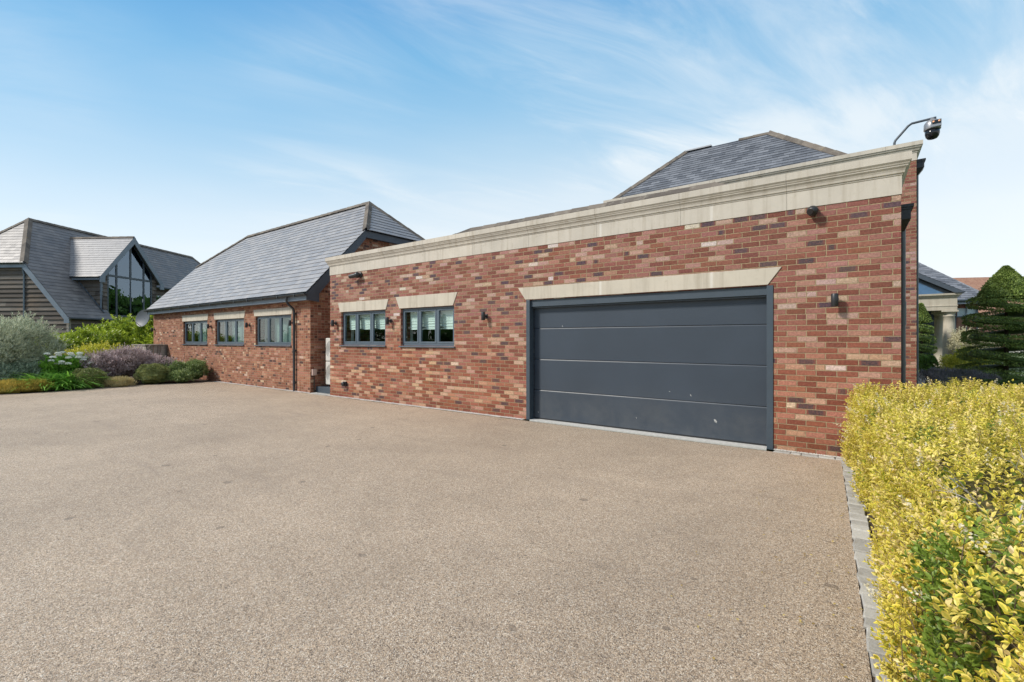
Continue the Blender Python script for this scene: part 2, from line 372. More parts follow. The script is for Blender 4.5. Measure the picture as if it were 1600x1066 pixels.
def door_mat():
    m_, k, b, o = new_mat('garage_door_paint'); P = pos(k); x, y, z = k.sep(P)
    n = k.noise(P, 1.2, 3); f = k.rng(n, .3, .7, .92, 1.08, 'LINEAR')
    col = k.mix(1.0, (.038, .051, .070), k.xyz(f, f, f), 'MULTIPLY')
    dust = k.m('MULTIPLY', k.rng(z, .0, .9, 1, 0), k.rng(k.noise(P, 3.0, 5, .7), .35, .7, .2, 1))
    col = k.mix(k.m('MULTIPLY', dust, .15), col, (.20, .19, .17))
    for cx, cz, lx, lz in ((-4.32, 1.78, .012, .028), (-2.02, .66, .010, .03), (-1.66, .30, .03, .045), (-2.9, .22, .008, .02), (-2.35, .70, .02, .008), (-4.85, .14, .02, .02)):
        dx = k.m('DIVIDE', k.m('ADD', k.m('SUBTRACT', x, cx), k.m('MULTIPLY', k.m('SUBTRACT', z, cz), .35)), lx)
        dz = k.m('DIVIDE', k.m('SUBTRACT', z, cz), lz)
        dd = k.m('ADD', k.m('ADD', k.m('MULTIPLY', dx, dx), k.m('MULTIPLY', dz, dz)), k.m('MULTIPLY', k.noise(P, 160, 2), 1.9))
        col = k.mix(k.m('MULTIPLY', k.m('LESS_THAN', dd, 1.25), .8), col, (.5, .5, .48))
    k.put(b.inputs['Base Color'], col)
    k.put(b.inputs['Roughness'], k.rng(dust, 0, 1, .40, .62, 'LINEAR')); b.inputs['Specular IOR Level'].default_value = .45
    fine = k.noise(k.v('MULTIPLY', P, (3.0, 1.0, 90.0)), 1.0, 3); fine2 = k.noise(P, 350, 2)
    k.put(b.inputs['Normal'], k.bump(k.m('ADD', fine, k.m('MULTIPLY', fine2, .6)), .0006))
    return m_
M_DOOR = door_mat()

def glass_mat(name, tint=(.86, .93, .92), refl=1.0, coat=(.95, .97, 1)):
    m_ = bpy.data.materials.new(name); m_.use_nodes = True; t = m_.node_tree; t.nodes.clear(); k = NT(t)
    gl = k.n('ShaderNodeBsdfGlossy'); gl.inputs['Roughness'].default_value = .012; gl.inputs['Color'].default_value = (*coat, 1)
    tr = k.n('ShaderNodeBsdfTransparent'); tr.inputs['Color'].default_value = (*tint, 1)
    ge = k.n('ShaderNodeNewGeometry'); ct = k.m('ABSOLUTE', k.v('DOT_PRODUCT', ge.outputs['Incoming'], ge.outputs['Normal']))
    F_ = k.m('ADD', .045, k.m('MULTIPLY', .955, k.m('POWER', k.m('SUBTRACT', 1.0, ct, clamp=True), 5.0)))
    k.put(gl.inputs['Normal'], k.bump(k.noise(objc(k), 1.7, 2), .004))
    mx = k.n('ShaderNodeMixShader'); k.put(mx.inputs[0], k.m('MULTIPLY', F_, refl, clamp=True))
    t.links.new(tr.outputs[0], mx.inputs[1]); t.links.new(gl.outputs[0], mx.inputs[2])
    o = k.n('ShaderNodeOutputMaterial'); t.links.new(mx.outputs[0], o.inputs[0])
    return m_
M_GLASS = glass_mat('window_glass')
M_GLASS_D = glass_mat('tinted_glass', (.24, .30, .34), 4.6, (.62, .76, .92))

def boards_mat(name, lo, hi):
    m_, k, b, o = new_mat(name); p = objc(k); at = k.n('ShaderNodeAttribute', attribute_name='rnd')
    x, y, z = k.sep(p)
    col = k.mix(at.outputs['Fac'], lo, hi)
    g = k.noise(k.xyz(k.m('MULTIPLY', x, 2.2), k.m('MULTIPLY', y, 2.2), k.m('MULTIPLY', z, 34)), 1.0, 5, .65, .4)
    col = k.mix(k.rng(g, .4, .7, 0, .6), col, tuple(q * .45 for q in lo))
    col = k.mix(k.rng(k.noise(p, .9, 4, .6), .52, .72, 0, .5), col, (.17, .115, .075))
    k.put(b.inputs['Base Color'], col); b.inputs['Roughness'].default_value = .85
    k.put(b.inputs['Normal'], k.bump(g, .004))
    return m_
M_BOARD = boards_mat('silvered_boards', (.062, .050, .042), (.185, .160, .138))
M_BIN = boards_mat('pale_timber', (.27, .24, .21), (.46, .42, .37))

def gravel_mat():
    m_, k, b, o = new_mat('resin_gravel'); P = pos(k)
    wn = k.v('SCALE', k.noise(P, 60, 2, col=True), scale=.012)
    vo = k.n('ShaderNodeTexVoronoi'); k.put(vo.inputs['Vector'], k.v('ADD', P, wn)); vo.inputs['Scale'].default_value = 205
    r, g, bl = k.sep(vo.outputs['Color'])
    vo2 = k.n('ShaderNodeTexVoronoi'); k.put(vo2.inputs['Vector'], P); vo2.inputs['Scale'].default_value = 105
    r2, g2, b2 = k.sep(vo2.outputs['Color'])
    stops = [(0, (.095, .072, .054)), (.10, (.28, .210, .150)), (.27, (.50, .382, .275)), (.52, (.61, .470, .338)), (.69, (.41, .345, .290)), (.81, (.74, .615, .485)), (.93, (.87, .795, .69))]
    col = k.ramp(r, stops, 'CONSTANT')
    col = k.mix(.30, col, k.ramp(r2, stops, 'CONSTANT'))
    edge = k.rng(vo.outputs['Distance'], .40, .80, 1.0, .55)
    col = k.mix(1.0, col, k.xyz(edge, edge, edge), 'MULTIPLY')
    big = k.noise(P, .30, 4, .6); f = k.rng(big, .32, .68, .84, 1.10, 'LINEAR')
    col = k.mix(1.0, col, k.xyz(f, k.m('MULTIPLY', f, .99), k.m('MULTIPLY', f, .975)), 'MULTIPLY')
    mid = k.noise(P, 2.6, 4, .6); fm = k.rng(mid, .3, .7, .93, 1.06, 'LINEAR')
    col = k.mix(1.0, col, k.xyz(fm, fm, fm), 'MULTIPLY')
    # oil spots and tyre scuffs
    sp = k.n('ShaderNodeTexVoronoi', voronoi_dimensions='2D'); k.put(sp.inputs['Vector'], k.v('ADD', P, k.v('SCALE', k.noise(P, 9, 3, col=True), scale=.10))); sp.inputs['Scale'].default_value = 1.5
    rr, gg, bb = k.sep(sp.outputs['Color'])
    spot = k.m('MULTIPLY', k.m('LESS_THAN', k.m('ADD', sp.outputs['Distance'], k.m('MULTIPLY', k.noise(P, 50, 3), .04)), k.rng(rr, .70, 1, .01, .085)), k.m('GREATER_THAN', rr, .84))
    col = k.mix(k.m('MULTIPLY', spot, .50), col, (.10, .08, .065))
    px, py, pz = k.sep(P)
    ar = k.noise(k.xyz(k.m('MULTIPLY', px, .5), k.m('MULTIPLY', py, 3.0), 0), 1.0, 4, .6)
    col = k.mix(k.rng(ar, .54, .76, 0, .24), col, (.20, .16, .13))
    k.put(b.inputs['Base Color'], col); b.inputs['Roughness'].default_value = .62; b.inputs['Specular IOR Level'].default_value = .4
    k.put(b.inputs['Normal'], k.bump(k.m('SUBTRACT', 1.0, vo.outputs['Distance']), .0035))
    return m_
M_GRAVEL = gravel_mat()
def stones_mat():
    m_, k, b, o = new_mat('granite_sett'); p = objc(k); at = k.n('ShaderNodeAttribute', attribute_name='rnd')
    col = k.mix(at.outputs['Fac'], (.30, .29, .27), (.46, .45, .42))
    col = k.mix(k.rng(k.noise(p, 9, 5, .7), .45, .7, 0, .5), col, (.20, .185, .16))
    col = k.mix(k.rng(k.noise(p, 120, 3, .7), .55, .7, 0, .5), col, (.60, .58, .55))
    k.put(b.inputs['Base Color'], col); b.inputs['Roughness'].default_value = .85
    k.put(b.inputs['Normal'], k.bump(k.noise(p, 50, 5, .7), .006)); return m_
M_SETT = stones_mat()
def ground_mat(name, a, b_, sc=3, bump=.02):
    m_, k, b, o = new_mat(name); P = pos(k)
    col = k.mix(k.rng(k.noise(P, sc, 6, .7), .35, .65), a, b_)
    col = k.mix(k.rng(k.noise(P, sc * 22, 3, .7), .5, .7, 0, .6), col, tuple(q * .5 for q in a))
    k.put(b.inputs['Base Color'], col); b.inputs['Roughness'].default_value = .95
    k.put(b.inputs['Normal'], k.bump(k.noise(P, sc * 22, 4), bump)); return m_
M_GRASS = ground_mat('grass', (.06, .10, .03), (.10, .14, .045), .8)
M_SOIL = ground_mat('bark_mulch', (.055, .038, .026), (.11, .08, .055), 4)
M_PAVE = ground_mat('pale_paving', (.36, .34, .31), (.44, .42, .38), 1.5, .003)
M_PEBBLE = ground_mat('white_pebbles', (.50, .48, .45), (.66, .64, .60), 9, .01)

def leaf_mat(name, stops, rough=.5, trans=.3, margin=None, spec=.4):
    """leaf colour by the leaf attribute: r random, g distance from midrib, b kind"""
    m_ = bpy.data.materials.new(name); m_.use_nodes = True; t = m_.node_tree; t.nodes.clear(); k = NT(t)
    at = k.n('ShaderNodeAttribute', attribute_name='leaf'); r, g, bl = k.sep(at.outputs['Color'])
    col = k.ramp(r, stops)
    if margin:
        kk = k.rng(k.m('ADD', g, k.m('MULTIPLY', k.m('SUBTRACT', k.noise(objc(k), 140, 2), .5), .8)), .18, .62)
        inner = k.mix(r, margin[0], margin[1])
        col = k.mix(k.m('MULTIPLY', k.m('SUBTRACT', 1.0, kk), k.rng(r, .15, .9, .95, .1, 'LINEAR')), col, inner)
        green = k.mix(r, margin[2], margin[3])
        col = k.mix(bl, col, green)
    n = k.rng(k.noise(objc(k), 2.5, 3), .3, .7, .86, 1.12, 'LINEAR')
    col = k.mix(1.0, col, k.xyz(n, n, n), 'MULTIPLY')
    b = k.n('ShaderNodeBsdfPrincipled'); k.put(b.inputs['Base Color'], col); b.inputs['Roughness'].default_value = rough; b.inputs['Specular IOR Level'].default_value = spec
    tr = k.n('ShaderNodeBsdfTranslucent'); k.put(tr.inputs['Color'], col)
    mx = k.n('ShaderNodeMixShader'); mx.inputs[0].default_value = trans
    t.links.new(b.outputs[0], mx.inputs[1]); t.links.new(tr.outputs[0], mx.inputs[2])
    o = k.n('ShaderNodeOutputMaterial'); t.links.new(mx.outputs[0], o.inputs[0])
    return m_
def lm(name, lo, hi, **kw):
    mid = tuple((a + b) / 2 for a, b in zip(lo, hi)); return leaf_mat(name, [(0, lo), (.5, mid), (1, hi)], **kw)
M_HEDGE = leaf_mat('golden_privet_leaf', [(0, (.66, .53, .045)), (.35, (.84, .69, .10)), (.7, (.86, .70, .22)), (1, (.84, .65, .42))], .42, .35,
                   margin=((.26, .34, .035), (.52, .53, .08), (.13, .21, .030), (.28, .38, .055)), spec=.45)
M_TWIG = plain('brown_twig', (.12, .085, .055), .9, var=.3, scale=20)
M_TWIGG = plain('grey_dead_twig', (.36, .33, .30), .9, var=.2, scale=20)
M_BARK = plain('bark', (.075, .055, .042), .95, var=.3, scale=12, bump=.01)

# ------------------------------------------------------------------ foliage (numpy)
def unit(a): return a / np.maximum(np.linalg.norm(a, axis=-1, keepdims=True), 1e-9)
def rand_unit(n): return unit(RNG.normal(size=(n, 3)))
TPL = {
 'quad': (np.array([[0, 0, 0], [-.5, .5, .06], [0, 1, 0], [.5, .5, .06]], float), [(0, 3, 2, 1)], [0, 1, 0, 1]),
 'fold': (np.array([[0, 0, 0], [-.5, .45, .14], [0, 1, -.05], [.5, .45, .14], [0, .5, 0]], float), [(0, 4, 1), (4, 2, 1), (0, 3, 4), (3, 2, 4)], [0, 1, .5, 1, 0]),
 'leaf': (np.array([[0, 0, 0], [-.36, .22, .08], [-.48, .52, .11], [-.26, .82, .05], [0, 1, -.07], [.26, .82, .05], [.48, .52, .11], [.36, .22, .08], [0, .28, 0], [0, .62, .0]], float),
          [(0, 8, 1), (8, 2, 1), (8, 9, 2), (9, 3, 2), (9, 4, 3), (0, 7, 8), (7, 6, 8), (6, 9, 8), (6, 5, 9), (5, 4, 9)], [0, .9, 1, 1, .8, 1, 1, .9, 0, 0]),
}
def leaf_mesh(name, P, D, N, L, W, mat, parent=None, kind='quad', rnd=None, flag=None, origin=None):
    T, F, G = TPL[kind]; n = len(P); L = np.broadcast_to(np.asarray(L, float), (n,)); W = np.broadcast_to(np.asarray(W, float), (n,))
    D = unit(D); S = unit(np.cross(D, N)); Nn = np.cross(S, D)
    co_ = (P[:, None, :] + S[:, None, :] * (T[None, :, 0, None] * W[:, None, None]) + D[:, None, :] * (T[None, :, 1, None] * L[:, None, None])
           + Nn[:, None, :] * (T[None, :, 2, None] * L[:, None, None])).reshape(-1, 3)
    F = np.array(F); k = F.shape[1]; idx = (F[None] + (np.arange(n) * len(T))[:, None, None]).reshape(-1)
    me = bpy.data.meshes.new(name); me.vertices.add(len(co_)); me.vertices.foreach_set('co', co_.astype(np.float32).ravel())
    nf = n * len(F); me.loops.add(nf * k); me.loops.foreach_set('vertex_index', idx.astype(np.int32))
    me.polygons.add(nf); me.polygons.foreach_set('loop_start', (np.arange(nf) * k).astype(np.int32))
    me.update(calc_edges=True)
    rnd = RNG.random(n) if rnd is None else rnd; flag = np.zeros(n) if flag is None else flag
    a = me.color_attributes.new('leaf', 'FLOAT_COLOR', 'POINT')
    c = np.ones((n, len(T), 4), np.float32); c[:, :, 0] = rnd[:, None]; c[:, :, 1] = np.array(G)[None]; c[:, :, 2] = flag[:, None]
    a.data.foreach_set('color', c.ravel())
    return link(name, me, mat, parent, origin)
def lobes_surface(lobes, n, lo=.72, hi=1.06, bot=-.35):
    """points near the surface of a union of ellipsoids (cx,cy,cz,rx,ry,rz), lumpy"""
    ar = np.array([l[3] * l[4] + l[3] * l[5] + l[4] * l[5] for l in lobes]); pick = RNG.choice(len(lobes), n, p=ar / ar.sum())
    Lb = np.array(lobes, float)[pick]; d = rand_unit(n); d[:, 2] = np.where(d[:, 2] < bot, -d[:, 2], d[:, 2])
    lump = 1 + .10 * np.sin(d[:, 0] * 7 + pick) * np.cos(d[:, 1] * 6 + pick * 2) + .07 * np.sin(d[:, 2] * 11 + d[:, 0] * 9)
    r = (lo + (hi - lo) * RNG.random(n) ** .45) * lump
    P = Lb[:, :3] + d * Lb[:, 3:] * r[:, None]; Nn = unit(d / Lb[:, 3:])
    keep = np.ones(n, bool)
    for i, l in enumerate(lobes):
        q = ((P - np.array(l[:3])) / np.array(l[3:])); keep &= ~((pick != i) & ((q ** 2).sum(1) < .55))
    keep &= P[:, 2] > .01
    return P[keep], Nn[keep]
def core(name, lobes, mat, parent, k=.72):
    """the dense inner mass of a bush: lumpy, irregular"""
    V = []; F = []
    for (cx, cy, cz, rx, ry, rz) in lobes:
        b = len(V); nu, nv = 14, 9
        for j in range(nv):
            t = math.pi * j / (nv - 1)
            for i in range(nu):
                u = 2 * math.pi * i / nu; q = k * (1 + .14 * math.sin(3 * u + 5 * t) + random.uniform(-.06, .06))
                V.append((cx + rx * q * math.sin(t) * math.cos(u), cy + ry * q * math.sin(t) * math.sin(u), max(.005, cz + rz * q * math.cos(t))))
        for j in range(nv - 1):
            for i in range(nu): F.append((b + j * nu + i, b + j * nu + (i + 1) % nu, b + (j + 1) * nu + (i + 1) % nu, b + (j + 1) * nu + i))
    me = bpy.data.meshes.new(name); me.from_pydata(V, [], F); me.update()
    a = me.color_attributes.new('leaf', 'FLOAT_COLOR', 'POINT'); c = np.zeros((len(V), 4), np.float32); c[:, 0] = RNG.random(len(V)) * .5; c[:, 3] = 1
    a.data.foreach_set('color', c.ravel())
    return link(name, me, mat, parent)
def bush(name, lobes, n, L, W, mat, label, cat, up=.35, kind='quad', group=None, spread=.8, lo=.72, hi=1.06, origin=None, corek=.70, droop=0, stems=True, sprigs=None):
    cx = sum(l[0] for l in lobes) / len(lobes); cy = sum(l[1] for l in lobes) / len(lobes)
    root = thing(name, origin or (cx, cy, 0), label, cat, group)
    P, Nn = lobes_surface(lobes, n, lo, hi)
    m = len(P); D = unit(Nn * .7 + np.array([0, 0, up]) + rand_unit(m) * spread)
    if droop: D = unit(D - np.array([0, 0, droop]))
    NN = unit(Nn + rand_unit(m) * .7)
    # clumps of light and dark leaves
    ph = np.sin(P[:, 0] * 9 + P[:, 2] * 5) * np.sin(P[:, 1] * 8 + P[:, 2] * 7)
    rnd = np.clip(RNG.random(m) * .7 + .15 + ph * .2, 0, 1)
    LLs, WWs = L * RNG.uniform(.7, 1.25, m), W * RNG.uniform(.8, 1.2, m)
    if sprigs:   # leafy shoots standing proud of the mass
        ns, sl_n, per = sprigs; Q, QN = lobes_surface(lobes, ns, lo * 1.05, hi); q = len(Q)
        ax = unit(QN * .7 + np.array([0, 0, up + .35]) + rand_unit(q) * .45); ln = sl_n * RNG.uniform(.5, 1.3, q); p1 = unit(np.cross(ax, rand_unit(q))); p2 = np.cross(ax, p1); tone = RNG.random(q)
        for j in range(per):
            t_ = (j + .5) / per; a_ = j * 2.4; pd = p1 * math.cos(a_) + p2 * math.sin(a_)
            bend = np.array([0, 0, -.25]) * t_ ** 2 * ln[:, None]
            P = np.concatenate([P, Q + ax * (ln * t_)[:, None] + bend]); D = np.concatenate([D, unit(pd * (.9 - .4 * t_) + ax * (.5 + .5 * t_))]); NN = np.concatenate([NN, unit(ax - pd * .4 + rand_unit(q) * .3)])
            rnd = np.concatenate([rnd, np.clip(.35 + tone * .4 + t_ * .3, 0, 1)]); LLs = np.concatenate([LLs, L * (1.15 - .4 * t_) * RNG.uniform(.85, 1.15, q)]); WWs = np.concatenate([WWs, W * np.ones(q)])
    leaf_mesh('foliage', P, D, NN, LLs, WWs, mat, root, kind, rnd)
    if corek: core('inner_foliage', lobes, mat, root, corek)
    if stems:
        mb = MB()
        for i in range(5):
            l = lobes[i % len(lobes)]; a = random.uniform(0, 6.3)
            p0 = Vector((cx + .08 * math.cos(a), cy + .08 * math.sin(a), .0)); p1 = Vector((l[0], l[1], max(.1, l[2])))
            mb.tube([p0, p0.lerp(p1, .5) + Vector((random.uniform(-.05, .05), random.uniform(-.05, .05), 0)), p1], [.022, .016, .008], 6)
        mb.build('stem', M_BARK, root)
    return root

# ------------------------------------------------------------------ slates
def slate_plane(mb, O, A, B, gauge, left, right, vmax, wid=.30, lift=.015, v0=0.0, base=True):
    """individual slates. O origin, A unit along the eave, B unit up the slope; left(v), right(v) bounds in u"""
    O, A, B = Vector(O), Vector(A).normalized(), Vector(B).normalized(); Nn = A.cross(B).normalized()
    if Nn.z < 0: Nn = -Nn
    pt = lambda u, v, h: O + A * u + B * v + Nn * h
    k = 0; v = v0
    while v < vmax - .01:
        v1 = min(v + gauge, vmax); l0, r0, l1, r1 = left(v + .001), right(v + .001), left(v1 - .001), right(v1 - .001)
        us = min(l0, l1) - (k % 2) * wid * .5
        u = math.floor(us / wid) * wid + (k % 2) * wid * .5 - wid
        while u < max(r0, r1):
            a0, b0 = max(u + .0015, l0), min(u + wid - .0015, r0); a1, b1 = max(u + .0015, l1), min(u + wid - .0015, r1)
            if b0 > a0 or b1 > a1:
                if b0 < a0: a0 = b0 = min(max(a0, l0), r0)
                if b1 < a1: a1 = b1 = min(max(a1, l1), r1)
                j = random.uniform(-.0012, .0015); h = lift + j; dv = random.uniform(-.002, .002); r = random.random()
                p = [pt(a0, v + dv, h), pt(b0, v + dv, h + random.uniform(-.002, .002)), pt(b1, v1, .001), pt(a1, v1, .001), pt(a0, v + dv, h - .009), pt(b0, v + dv, h - .009)]
                mb.add(p, [(0, 1, 2, 3), (4, 5, 1, 0)], 0, False, r)
            u += wid
        if base: mb.add([pt(l0, v, -.012), pt(r0, v, -.012), pt(r1, v1, -.012), pt(l1, v1, -.012)], [(0, 1, 2, 3)], 0, False, 0.0)
        v = v1; k += 1
def lin(pts):
    """piecewise linear u(v) from [(v,u),...]"""
    def f(v):
        if v <= pts[0][0]: return pts[0][1]
        for (a, ua), (b, ub) in zip(pts, pts[1:]):
            if v <= b: return ua + (ub - ua) * (v - a) / max(b - a, 1e-9)
        return pts[-1][1]
    return f
def ridge_caps(mb, p0, p1, wing=.14, rise=.06, seg=.45, sa=None, sb=None):
    p0, p1 = Vector(p0), Vector(p1); d = (p1 - p0); Ln = d.length; d.normalize(); n = max(1, round(Ln / seg)); s = Ln / n
    side = d.cross(Vector((0, 0, 1))).normalized()
    sa = Vector(sa).normalized() if sa else (side * .8 + Vector((0, 0, -.6))).normalized(); sb = Vector(sb).normalized() if sb else (-side * .8 + Vector((0, 0, -.6))).normalized()
    up = -(sa + sb).normalized()
    for i in range(n):
        a = p0 + d * (i * s); b = p0 + d * ((i + 1) * s + .02); h0, h1 = rise + .012, rise
        sec = lambda q, h: [q + up * (h - .02) + sa * wing, q + up * h + sa * .035, q + up * (h + .012), q + up * h + sb * .035, q + up * (h - .02) + sb * wing]
        A_, B_ = sec(a, h0), sec(b, h1); dn = -up * .02
        V = A_ + B_ + [q + dn for q in A_] + [q + dn for q in B_]
        F = [(j, j + 1, 5 + j + 1, 5 + j) for j in range(4)] + [(10 + j, 15 + j, 16 + j, 11 + j) for j in range(4)]
        F += [(j, 10 + j, 11 + j, j + 1) for j in range(4)] + [(5 + j, 6 + j, 16 + j, 15 + j) for j in range(4)] + [(0, 5, 15, 10), (4, 14, 19, 9)]
        mb.add(V, F)
    return mb

# ================================================================== THE SETTING
g = MB(); g.add([(-500, -500, -.03), (500, -500, -.03), (500, 500, -.03), (-500, 500, -.03)], [(0, 1, 2, 3)])
tag(g.build('ground', M_GRASS), kind='structure')
dr = MB(); edge = [(-31, -7.6), (-24, -7.2), (-21.3, -6.3), (-19.5, -5.5), (-19.02, -4.9), (-18.95, -4.3), (-19.22, -3.4), (-19.36, -2.4), (-19.22, -1.5), (-19.0, -.75), (-18.86, -.12)]
dr.poly([(-31, -30, 0)] + [(-.10 + .04 * 0, -30, 0)] + [(.2, -8.5, 0), (.075, -4.71, 0), (-.10, -.12, 0)] + [(x, y, 0) for x, y in reversed(edge)])
tag(dr.build('driveway', M_GRAVEL), kind='structure')
bd = MB(); bd.poly([(-31, -7.6, -.008), (-24, -7.2, -.008)] + [(x + .02, y, -.008) for x, y in edge[2:]] + [(-18.8, .0, -.008), (-25.6, 0, -.008), (-25.6, 3, -.008), (-31, 3, -.008)])
tag(bd.build('flower_bed_soil', M_SOIL), kind='structure')
pv_ = MB(); pv_.poly([(1.0, 9, -.012), (6.5, 13, -.012), (6.0, 21.9, -.012), (1.0, 21.9, -.012)])
tag(pv_.build('path', M_PAVE), kind='structure')
hb = MB(); hb.poly([(.04, -9, -.010), (3.2, -9, -.010), (3.2, 1.3, -.010), (.5, 1.3, -.010), (.5, -.02, -.010), (-.02, -.02, -.010)])
tag(hb.build('hedge_soil', M_SOIL), kind='structure')
# granite setts let into the ground beside the driveway and along the foot of the walls
def sett(mb, x0, x1, y0, y1, h=.012, ang=0.0):
    cx, cy = (x0 + x1) / 2, (y0 + y1) / 2; c, s = math.cos(ang), math.sin(ang)
    def P(x, y, z):
        dx, dy = x - cx, y - cy; return (cx + dx * c - dy * s, cy + dx * s + dy * c, z)
    j = lambda: random.uniform(-.008, .008); e = .012
    lo = [P(x0 + j(), y0 + j(), -.04), P(x1 + j(), y0 + j(), -.04), P(x1 + j(), y1 + j(), -.04), P(x0 + j(), y1 + j(), -.04)]
    mid = [(p[0], p[1], h * .4) for p in lo]; hh = h + random.uniform(-.004, .006)
    hi = [(p[0] + (cx - p[0]) * e / .1, p[1] + (cy - p[1]) * e / .1, hh + random.uniform(-.002, .002)) for p in lo]
    mb.add(lo + mid + hi, [(0, 1, 5, 4), (1, 2, 6, 5), (2, 3, 7, 6), (3, 0, 4, 7), (4, 5, 9, 8), (5, 6, 10, 9), (6, 7, 11, 10), (7, 4, 8, 11), (8, 9, 10, 11)])
st = MB(); y = -.16
while y > -9:
    ln = random.uniform(.10, .19); xo = -.10 + (-.12 - y) * .0385
    sett(st, xo + .005, xo + .128 + random.uniform(-.014, .014), y - ln + .008, y, .014, R(random.uniform(-2, 2))); y -= ln
x = -.86
while x < .0: 
    ln = random.uniform(.12, .22); sett(st, x + .006, min(x + ln, .03), -.145 + random.uniform(-.01, .01), -.035 + random.uniform(-.012, .006), .012); x += ln
for xa, xb in ((-12.56, -11.60),):
    for yy in (-.14, -.02, .10):
        x = xa
        while x < xb: ln = random.uniform(.10, .16); sett(st, x + .005, min(x + ln, xb), yy + .005, yy + .11, .006); x += ln
tag(st.build('sett_edging', M_SETT), kind='structure')
ps = MB()
for xa, xb in ((-18.85, -12.57), (-11.58, -5.06)):
    x = xa
    while x < xb:
        x1 = min(x + .25, xb); j0 = -.115 + random.uniform(-.012, .012)
        ps.quad((x, j0, .006), (x1, j0, .006), (x1, -.0, .009), (x, -.0, .009)); x = x1
# loose pale pebbles along the wall
for i in range(1500):
    xx = random.choice([random.uniform(-18.8, -12.6), random.uniform(-11.5, -5.1), random.uniform(-.86, .05)]); yy = random.uniform(-.035, -.004) if xx > -1 else random.uniform(-.10, -.01); r = random.uniform(.006, .013)
    ps.add([(xx - r, yy, .012), (xx, yy - r, .012), (xx + r, yy, .012), (xx, yy + r, .012), (xx, yy, .012 + r)], [(0, 1, 4), (1, 2, 4), (2, 3, 4), (3, 0, 4)])
tag(ps.build('gravel_strip', M_PEBBLE), kind='structure')

# ================================================================== GARAGE
gar = thing('garage_building', (-5.5, 2.2, 0), 'flat fronted red brick garage block with pale stone cornice and wide dark door', 'garage')
WX0, WX1, BT = -11.58, .49, 3.30
W1, W2 = (-11.06, -9.22, 1.39, 2.27), (-8.66, -6.92, 1.39, 2.27)
DO = (-5.03, -.87, 0.0, 2.29)
mb = MB(); wall_grid(mb, WX0, WX1, 0, BT, 0, .30, [W1, W2, DO]); mb.build('front_wall', M_BRICK, gar)
mb = MB(); wall_grid(mb, .302, 5.0, 0, BT, WX0, WX0 + .3, [], 'y'); wall_grid(mb, .302, 5.0, 0, BT, WX1 - .3, WX1, [], 'y')
wall_grid(mb, WX0 + .302, WX1 - .302, 0, BT, 4.7, 5.0, []); mb.build('side_wall', M_BRICK, gar)
def cornice(mb, x0, x1, y0, yb, prof, topin=.3):
    loops = [[(x0 - p, yb, z), (x0 - p, y0 - p, z), (x1 + p, y0 - p, z), (x1 + p, yb, z)] for p, z in prof]
    loops.append([(x0 + topin, yb, prof[-1][1] + .004), (x0 + topin, y0 + topin, prof[-1][1] + .004), (x1 - topin, y0 + topin, prof[-1][1] + .004), (x1 - topin, yb, prof[-1][1] + .004)])
    zb = prof[0][1]
    loops.append([(x, y, zb) for x, y, z in loops[-1]])
    for a, b in zip(loops, loops[1:] + loops[:1]):
        for i in range(3): mb.quad(a[i], a[i + 1], b[i + 1], b[i])
PROF = [(.008, 3.301), (.008, 3.528), (.016, 3.534), (.018, 3.552), (.030, 3.556), (.034, 3.580), (.044, 3.604), (.058, 3.622), (.062, 3.626), (.064, 3.642), (.072, 3.648), (.078, 3.664), (.088, 3.676), (.088, 3.680), (.094, 3.684), (.094, 3.778)]
mb = MB(); cornice(mb, WX0, WX1, 0, 5.0, PROF); mb.build('cornice', M_STONE, gar)
def lintel(mb, x0, x1, z0, z1, sl=.17, y=-.012, d=.09, cut=None):
    mb.prism([(x0 + sl, y, z0), (x1 - sl, y, z0), (x1, y, z1), (x0, y, z1)], (0, d - .002, 0))
for nm, (a, b, z0, z1, s_) in {'lintel': (-5.22, -.77, 2.30, 2.535, .17)}.items():
    mb = MB(); lintel(mb, a, b, z0, z1, s_); mb.build('lintel', M_STONE2, gar, bevel=.003)
mb = MB(); lintel(mb, -11.20, -9.10, 2.275, 2.525, .10); mb.build('lintel', M_STONE2, gar, bevel=.003)
mb = MB(); lintel(mb, -8.83, -6.82, 2.275, 2.555, .13); mb.build('lintel', M_STONE2, gar, bevel=.003)

